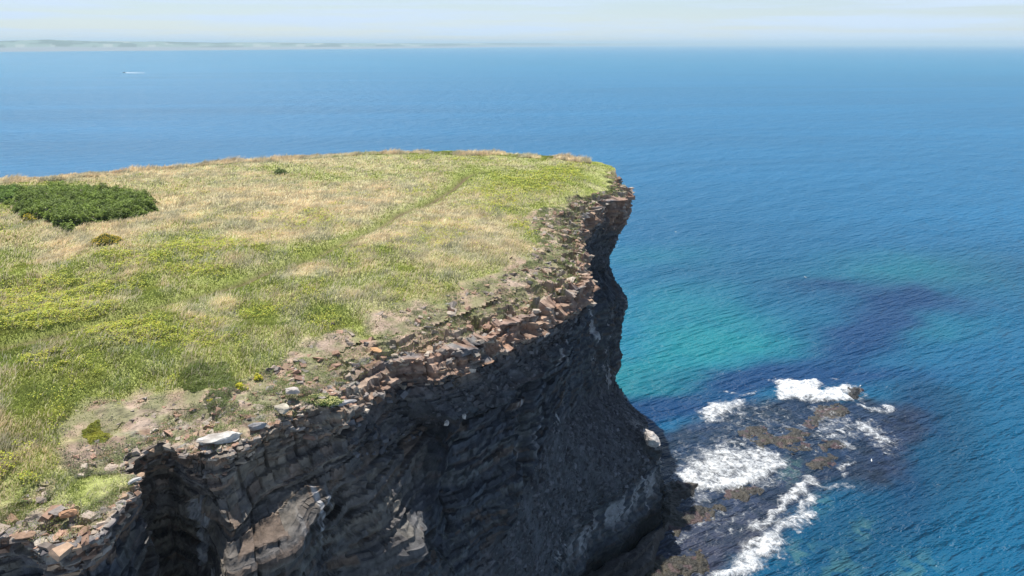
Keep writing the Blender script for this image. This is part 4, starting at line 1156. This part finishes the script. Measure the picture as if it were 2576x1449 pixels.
# ------------------------------------------------------------------ shrubs
def shrub(name, poly, hmax, nleaf, col_a, col_b, label, cat, group, seed, lobe=1.6, leafsz=0.11, flowers=None, nflow=0):
    r = np.random.default_rng(seed)
    xs_ = [p[0] for p in poly]; ys_ = [p[1] for p in poly]
    cx, cy = float(np.mean(xs_)), float(np.mean(ys_))
    root = bpy.data.objects.new(name, None); COL.objects.link(root); root.location = (cx, cy, float(terrain(np.array([cx]), np.array([cy]))[0]))
    root.empty_display_size = 0.5
    tag(root, label, cat, group)

    def surf(X, Y):
        d = sdf(X, Y, poly) + 2.2 * lobe * fbm2(X / lobe, Y / lobe, 4, seed)
        k = sm(-.1, lobe * 1.1, d)
        lob = vn2(X / (lobe * .75), Y / (lobe * .75), seed + 1)
        lob2 = vn2(X / (lobe * .28), Y / (lobe * .28), seed + 2)
        return d, hmax * k ** .6 * (0.30 + 0.50 * lob + 0.45 * lob2)
    gx = np.arange(min(xs_) - .5, max(xs_) + .5, 0.15 * max(lobe, .5)); gy = np.arange(min(ys_) - .5, max(ys_) + .5, 0.15 * max(lobe, .5))
    QX, QY = np.meshgrid(gx, gy, indexing='ij'); d, h = surf(QX, QY)
    zz = terrain(QX, QY) + h * .62 - 0.1
    F = grid_faces(len(gx), len(gy)); kp = (d > 0).ravel(); F = F[kp[F].all(1)]
    if len(F):
        V = np.stack([QX, QY, zz], -1).reshape(-1, 3); used = np.unique(F); remap = np.full(len(V), -1); remap[used] = np.arange(len(used))
        mesh_obj('shade_dome', V[used] - np.array(root.location), remap[F], M_leaf, root, cols=np.tile(np.array(col_a) * .45, (len(used), 1)))  # dark dome under the leaves, its colour stands in for shade in the gaps
    X = r.uniform(min(xs_) - lobe, max(xs_) + lobe, nleaf * 3); Y = r.uniform(min(ys_) - lobe, max(ys_) + lobe, nleaf * 3)
    d, h = surf(X, Y); k = (d > 0.0) & ((vn2(X / .55, Y / .55, seed + 9) > .22) | (r.random(len(X)) < .25)); X, Y, h = X[k][:nleaf], Y[k][:nleaf], h[k][:nleaf]
    n = len(X)
    Z = terrain(X, Y) + h * (1 - .38 * r.random(n) ** 1.6) + 0.02
    mixc = np.clip(vn2(X / .6, Y / .6, seed + 5) * .8 + r.random(n) * .5 - .15, 0, 1)[:, None]
    col = (np.array(col_a) * (1 - mixc) + np.array(col_b) * mixc) * (0.7 + .6 * r.random((n, 1)))
    v, F, c = leaves(np.stack([X, Y, Z], -1), leafsz * (0.7 + .7 * r.random(n)), col, r, .8)
    mesh_obj('foliage', v - np.array(root.location), F, M_leaf, root, cols=c)
    for i in range(6 if nleaf > 5000 else 2):
        j = r.integers(0, n); w = 0.02 + .01 * hmax
        bx, by = X[j] + r.normal(0, .15), Y[j] + r.normal(0, .15); bz = float(terrain(np.array([bx]), np.array([by]))[0]) - .1
        SV = [(bx + w * c_, by + w * s_, bz) for c_, s_ in ((1, 0), (0, 1), (-1, 0), (0, -1))] + [(X[j] + w * .3 * c_, Y[j] + w * .3 * s_, Z[j]) for c_, s_ in ((1, 0), (0, 1), (-1, 0), (0, -1))]
        mesh_obj('stem', np.array(SV) - np.array(root.location), [(0, 1, 5, 4), (1, 2, 6, 5), (2, 3, 7, 6), (3, 0, 4, 7)], M_stem, root)
    if flowers:
        j = r.integers(0, n, nflow); fp = np.stack([X[j], Y[j], Z[j] + .08], -1)
        v, F, c = leaves(fp, (leafsz * 1.0) * (0.8 + .5 * r.random(nflow)), np.tile(np.array(flowers), (nflow, 1)) * (0.8 + .3 * r.random((nflow, 1))), r, .5)
        mesh_obj('blossoms', v - np.array(root.location), F, M_leaf, root, cols=c)
    return root


shrub('rose_thicket', BUSH, 1.7, 60000, (0.08, 0.12, 0.025), (0.31, 0.41, 0.08), 'wide dark green rose thicket on the left of the headland', 'shrub', None, 401, 1.3, 0.15, (0.45, 0.25, 0.33), 70)
shrub('rose_thicket', BUSH2, 1.1, 9000, (0.07, 0.13, 0.025), (0.27, 0.40, 0.08), 'small green thicket at the left border behind the wide one', 'shrub', None, 411, 1.2, 0.13)


def ell(cx, cy, rx, ry, z=41.0):
    return P2([(cx + rx * math.cos(a), cy + ry * math.sin(a)) for a in np.linspace(0, 2 * math.pi, 12, endpoint=False)], z)


shrub('flowering_herb', ell(272, 628, 42, 10), .55, 2600, (0.08, 0.12, 0.03), (0.16, 0.2, 0.04), 'golden flowered clump in tan grass below the rose thicket', 'plant', 'yellow flowered clumps', 421, .6, .1, (0.62, 0.44, 0.02), 700)
shrub('flowering_herb', ell(78, 562, 22, 10), .6, 1500, (0.08, 0.12, 0.03), (0.16, 0.2, 0.04), 'bright yellow flowered clump touching the thicket left end', 'plant', 'yellow flowered clumps', 422, .5, .1, (0.66, 0.52, 0.02), 500)
shrub('flowering_herb', ell(605, 958, 14, 8), .28, 900, (0.2, 0.26, 0.03), (0.4, 0.42, 0.03), 'bright yellow green cushion on the rubble left of its twin', 'plant', 'yellow cushions on the rubble', 423, .3, .05, (0.66, 0.6, 0.03), 200)
shrub('flowering_herb', ell(646, 938, 12, 8), .28, 900, (0.2, 0.26, 0.03), (0.4, 0.42, 0.03), 'bright yellow green cushion on the rubble right of its twin', 'plant', 'yellow cushions on the rubble', 424, .3, .05, (0.66, 0.6, 0.03), 200)
shrub('flowering_herb', ell(527, 993, 8, 6), .2, 500, (0.3, 0.34, 0.03), (0.5, 0.5, 0.03), 'tiny yellow tuft at the edge of the dark green mat', 'plant', 'yellow cushions on the rubble', 425, .3, .05, (0.7, 0.62, 0.03), 100)
shrub('flowering_herb', ell(810, 972, 48, 13), .22, 2600, (0.09, 0.15, 0.05), (0.2, 0.26, 0.06), 'pale yellow flowered mat close to the lip beside the grey slab', 'plant', 'yellow cushions on the rubble', 426, .5, .06, (0.62, 0.6, 0.25), 420)
shrub('creeping_shrub', ell(532, 940, 66, 27), .2, 15000, (0.12, 0.17, 0.04), (0.27, 0.32, 0.09), 'dark green flat mat of shrub at the edge of the turf', 'shrub', None, 427, .9, .055)
shrub('creeping_shrub', ell(240, 1062, 30, 24), .22, 6000, (0.20, 0.24, 0.03), (0.38, 0.36, 0.04), 'olive yellow cushion of creeping shrub among the lower rubble', 'shrub', None, 428, .6, .05)
shrub('low_shrub', ell(705, 437, 18, 6), .7, 900, (0.06, 0.10, 0.025), (0.14, 0.19, 0.04), 'small round green bush in the tan grass near the far edge', 'shrub', None, 429, .5, .14)


# ------------------------------------------------------------------ gulls
def lathe(pts, seg=10):
    """rings (x, r, z) along x -> verts, faces"""
    V, F = [], []
    for x, rr_, z in pts:
        for k in range(seg):
            a = 2 * math.pi * k / seg
            V.append((x, rr_ * math.cos(a), z + rr_ * 0.9 * math.sin(a)))
    for i in range(len(pts) - 1):
        for k in range(seg):
            a, b2 = i * seg + k, i * seg + (k + 1) % seg
            F.append((a, b2, b2 + seg, a + seg))
    return V, F


def gull(loc, yaw, label, flying=False, standing=True):
    root = bpy.data.objects.new('gull', None); COL.objects.link(root); root.location = loc; root.rotation_euler = (0, 0, yaw)
    root.empty_display_size = .3
    tag(root, label, 'gull', 'white gulls of the cliff')
    lift = 0.13 if standing and not flying else 0.0
    V, F = lathe([(-.30, .008, .13), (-.24, .035, .13), (-.12, .075, .115), (.02, .095, .11), (.12, .085, .125), (.18, .052, .165), (.215, .04, .205), (.25, .046, .235), (.285, .042, .24), (.315, .022, .235), (.325, .006, .232)])
    V = [(a, b2, c + lift) for a, b2, c in V]
    body = mesh_obj('body', V, F, M_white, root, smooth=True)
    V, F = lathe([(.315, .014, .232), (.36, .012, .226), (.385, .003, .215)], 6)
    mesh_obj('beak', [(a, b2, c + lift) for a, b2, c in V], F, M_beak, root)
    for s in (-1, 1):
        if flying:
            xs_ = [(.12, 0.04), (.16, .3), (.06, .62), (-.06, .66), (0, .3), (-.08, .05)]
            zs = [.15, .26, .18, .17, .25, .14]
            V = [(a, s * b2, z + .012) for (a, b2), z in zip(xs_, zs)] + [(a, s * b2, z - .006) for (a, b2), z in zip(xs_, zs)]
            F = [(0, 1, 4, 5), (1, 2, 3, 4), (11, 10, 7, 6), (10, 9, 8, 7), (0, 6, 7, 1), (1, 7, 8, 2), (2, 8, 9, 3), (3, 9, 10, 4), (4, 10, 11, 5), (5, 11, 6, 0)]
        else:
            xs_ = [(.12, .07), (.0, .105), (-.2, .05), (-.34, .015), (-.18, .03), (.05, .055)]
            zs = [.17, .14, .14, .14, .19, .2]
            V = [(a, s * b2, z + lift) for (a, b2), z in zip(xs_, zs)] + [(a, s * (b2 + .012), z + lift + .006) for (a, b2), z in zip(xs_, zs)]
            F = [(0, 1, 4, 5), (1, 2, 3, 4), (11, 10, 7, 6), (10, 9, 8, 7), (0, 6, 7, 1), (1, 7, 8, 2), (2, 8, 9, 3), (3, 9, 10, 4), (4, 10, 11, 5), (5, 11, 6, 0)]
        mesh_obj('wing', V, F, M_greyf, root)
        if standing and not flying:
            V, F = lathe([(0, .008, 0), (1, .008, 0)], 5)
            V = [(.02 + b2, s * .035 + c, a * .16) for a, b2, c in V]
            mesh_obj('leg', V, F, M_beak, root)
    return root


def sea_pt(a, b_, z=0.0):
    x, y = un(a, b_, z); return (float(x), float(y), z)


gull(sea_pt(2228, 1142, 0.0), 2.6, 'floating gull, farther right of the two on dark water right of the reef', standing=False)
gull(sea_pt(2192, 1160, 0.0), 1.2, 'floating gull, lower left of the two on dark water right of the reef', standing=False)
gull(sea_pt(2163, 974, 0.85), 0.6, 'gull standing on the near black rock at the reef tip')
gull(sea_pt(2026, 698, 3.0), 3.3, 'gull with spread wings over the dark patch of blue water', flying=True)
gull(sea_pt(1699, 584, 6.0), 0.3, 'tiny gull in flight just right of the headland nose', flying=True)

# ------------------------------------------------------------------ boat and wake far out on the left
bx, by, _ = sea_pt(313, 183)
boat = bpy.data.objects.new('motor_boat', None); COL.objects.link(boat); boat.location = (bx, by, 0); boat.rotation_euler = (0, 0, math.pi + .05)
tag(boat, 'tiny white motor boat trailing a wake far out on the left', 'boat')
sec = [(-3.5, 1.2, .9), (-1, 1.35, .95), (1.5, 1.2, 1.1), (3.2, .6, 1.3), (4.2, .03, 1.5)]
V = []; F = []
for x, w, hgt_ in sec:
    V += [(x, -w, hgt_), (x, -w * .75, -.3), (x, w * .75, -.3), (x, w, hgt_)]
for i in range(4):
    a = 4 * i
    for k in range(3):
        F.append((a + k, a + k + 1, a + k + 5, a + k + 4))
    F.append((a + 3, a, a + 4, a + 7))
F.append((0, 1, 2, 3))
mesh_obj('hull', V, F, M_boat, boat)
V = [(x, y_, z) for z, s in ((1.0, 1), (2.3, .82)) for x, y_ in ((-1.2 * s, -.9 * s), (1.4 * s, -.8 * s), (1.4 * s, .8 * s), (-1.2 * s, .9 * s))]
mesh_obj('cabin', V, [(0, 1, 5, 4), (1, 2, 6, 5), (2, 3, 7, 6), (3, 0, 4, 7), (4, 5, 6, 7)], M_boat, boat)
V = [(x, y_, z) for z, s in ((1.5, 1.02), (2.0, .93)) for x, y_ in ((-1.2 * s, -.9 * s), (1.4 * s, -.8 * s), (1.4 * s, .8 * s), (-1.2 * s, .9 * s))]
mesh_obj('window', V, [(0, 1, 5, 4), (1, 2, 6, 5), (2, 3, 7, 6), (3, 0, 4, 7)], M_glass, boat)
wx_ = np.linspace(3, 45, 60); wv = []
for i, x in enumerate(wx_):
    w = 1.4 + (x - 3) * .07
    wv += [(bx + x, by - w, .06), (bx + x, by, 1.0 * math.exp(-x / 25) + .06), (bx + x, by + w, .06)]
F = [(3 * i + k, 3 * i + 3 + k, 3 * i + 4 + k, 3 * i + 1 + k) for i in range(59) for k in (0, 1)]
cvr = np.repeat(2.6 * np.exp(-wx_ / 70), 3)
o = mesh_obj('wake', wv, F, M_foam, smooth=True, attrs={'cover': cvr})
tag(o, 'thin white wake trailing behind the tiny boat', 'wake', kind='stuff')

# ------------------------------------------------------------------ haze
hv = 46000.0
V = [(x, y, z) for z in (-5, 150) for x, y in ((-hv, -3000), (hv, -3000), (hv, 60000), (-hv, 60000))]
M_haze = bpy.data.materials.new('haze'); M_haze.use_nodes = True
nt = M_haze.node_tree; nt.nodes.clear()
om = nt.nodes.new('ShaderNodeOutputMaterial'); pv = nt.nodes.new('ShaderNodeVolumePrincipled')
pv.inputs['Color'].default_value = (0.64, 0.86, 1.0, 1); pv.inputs['Density'].default_value = 8e-5; pv.inputs['Anisotropy'].default_value = 0.0
nt.links.new(pv.outputs[0], om.inputs['Volume'])
o = mesh_obj('haze', V, [(3, 2, 1, 0), (4, 5, 6, 7), (0, 1, 5, 4), (1, 2, 6, 5), (2, 3, 7, 6), (3, 0, 4, 7)], M_haze)
tag(o, kind='stuff')
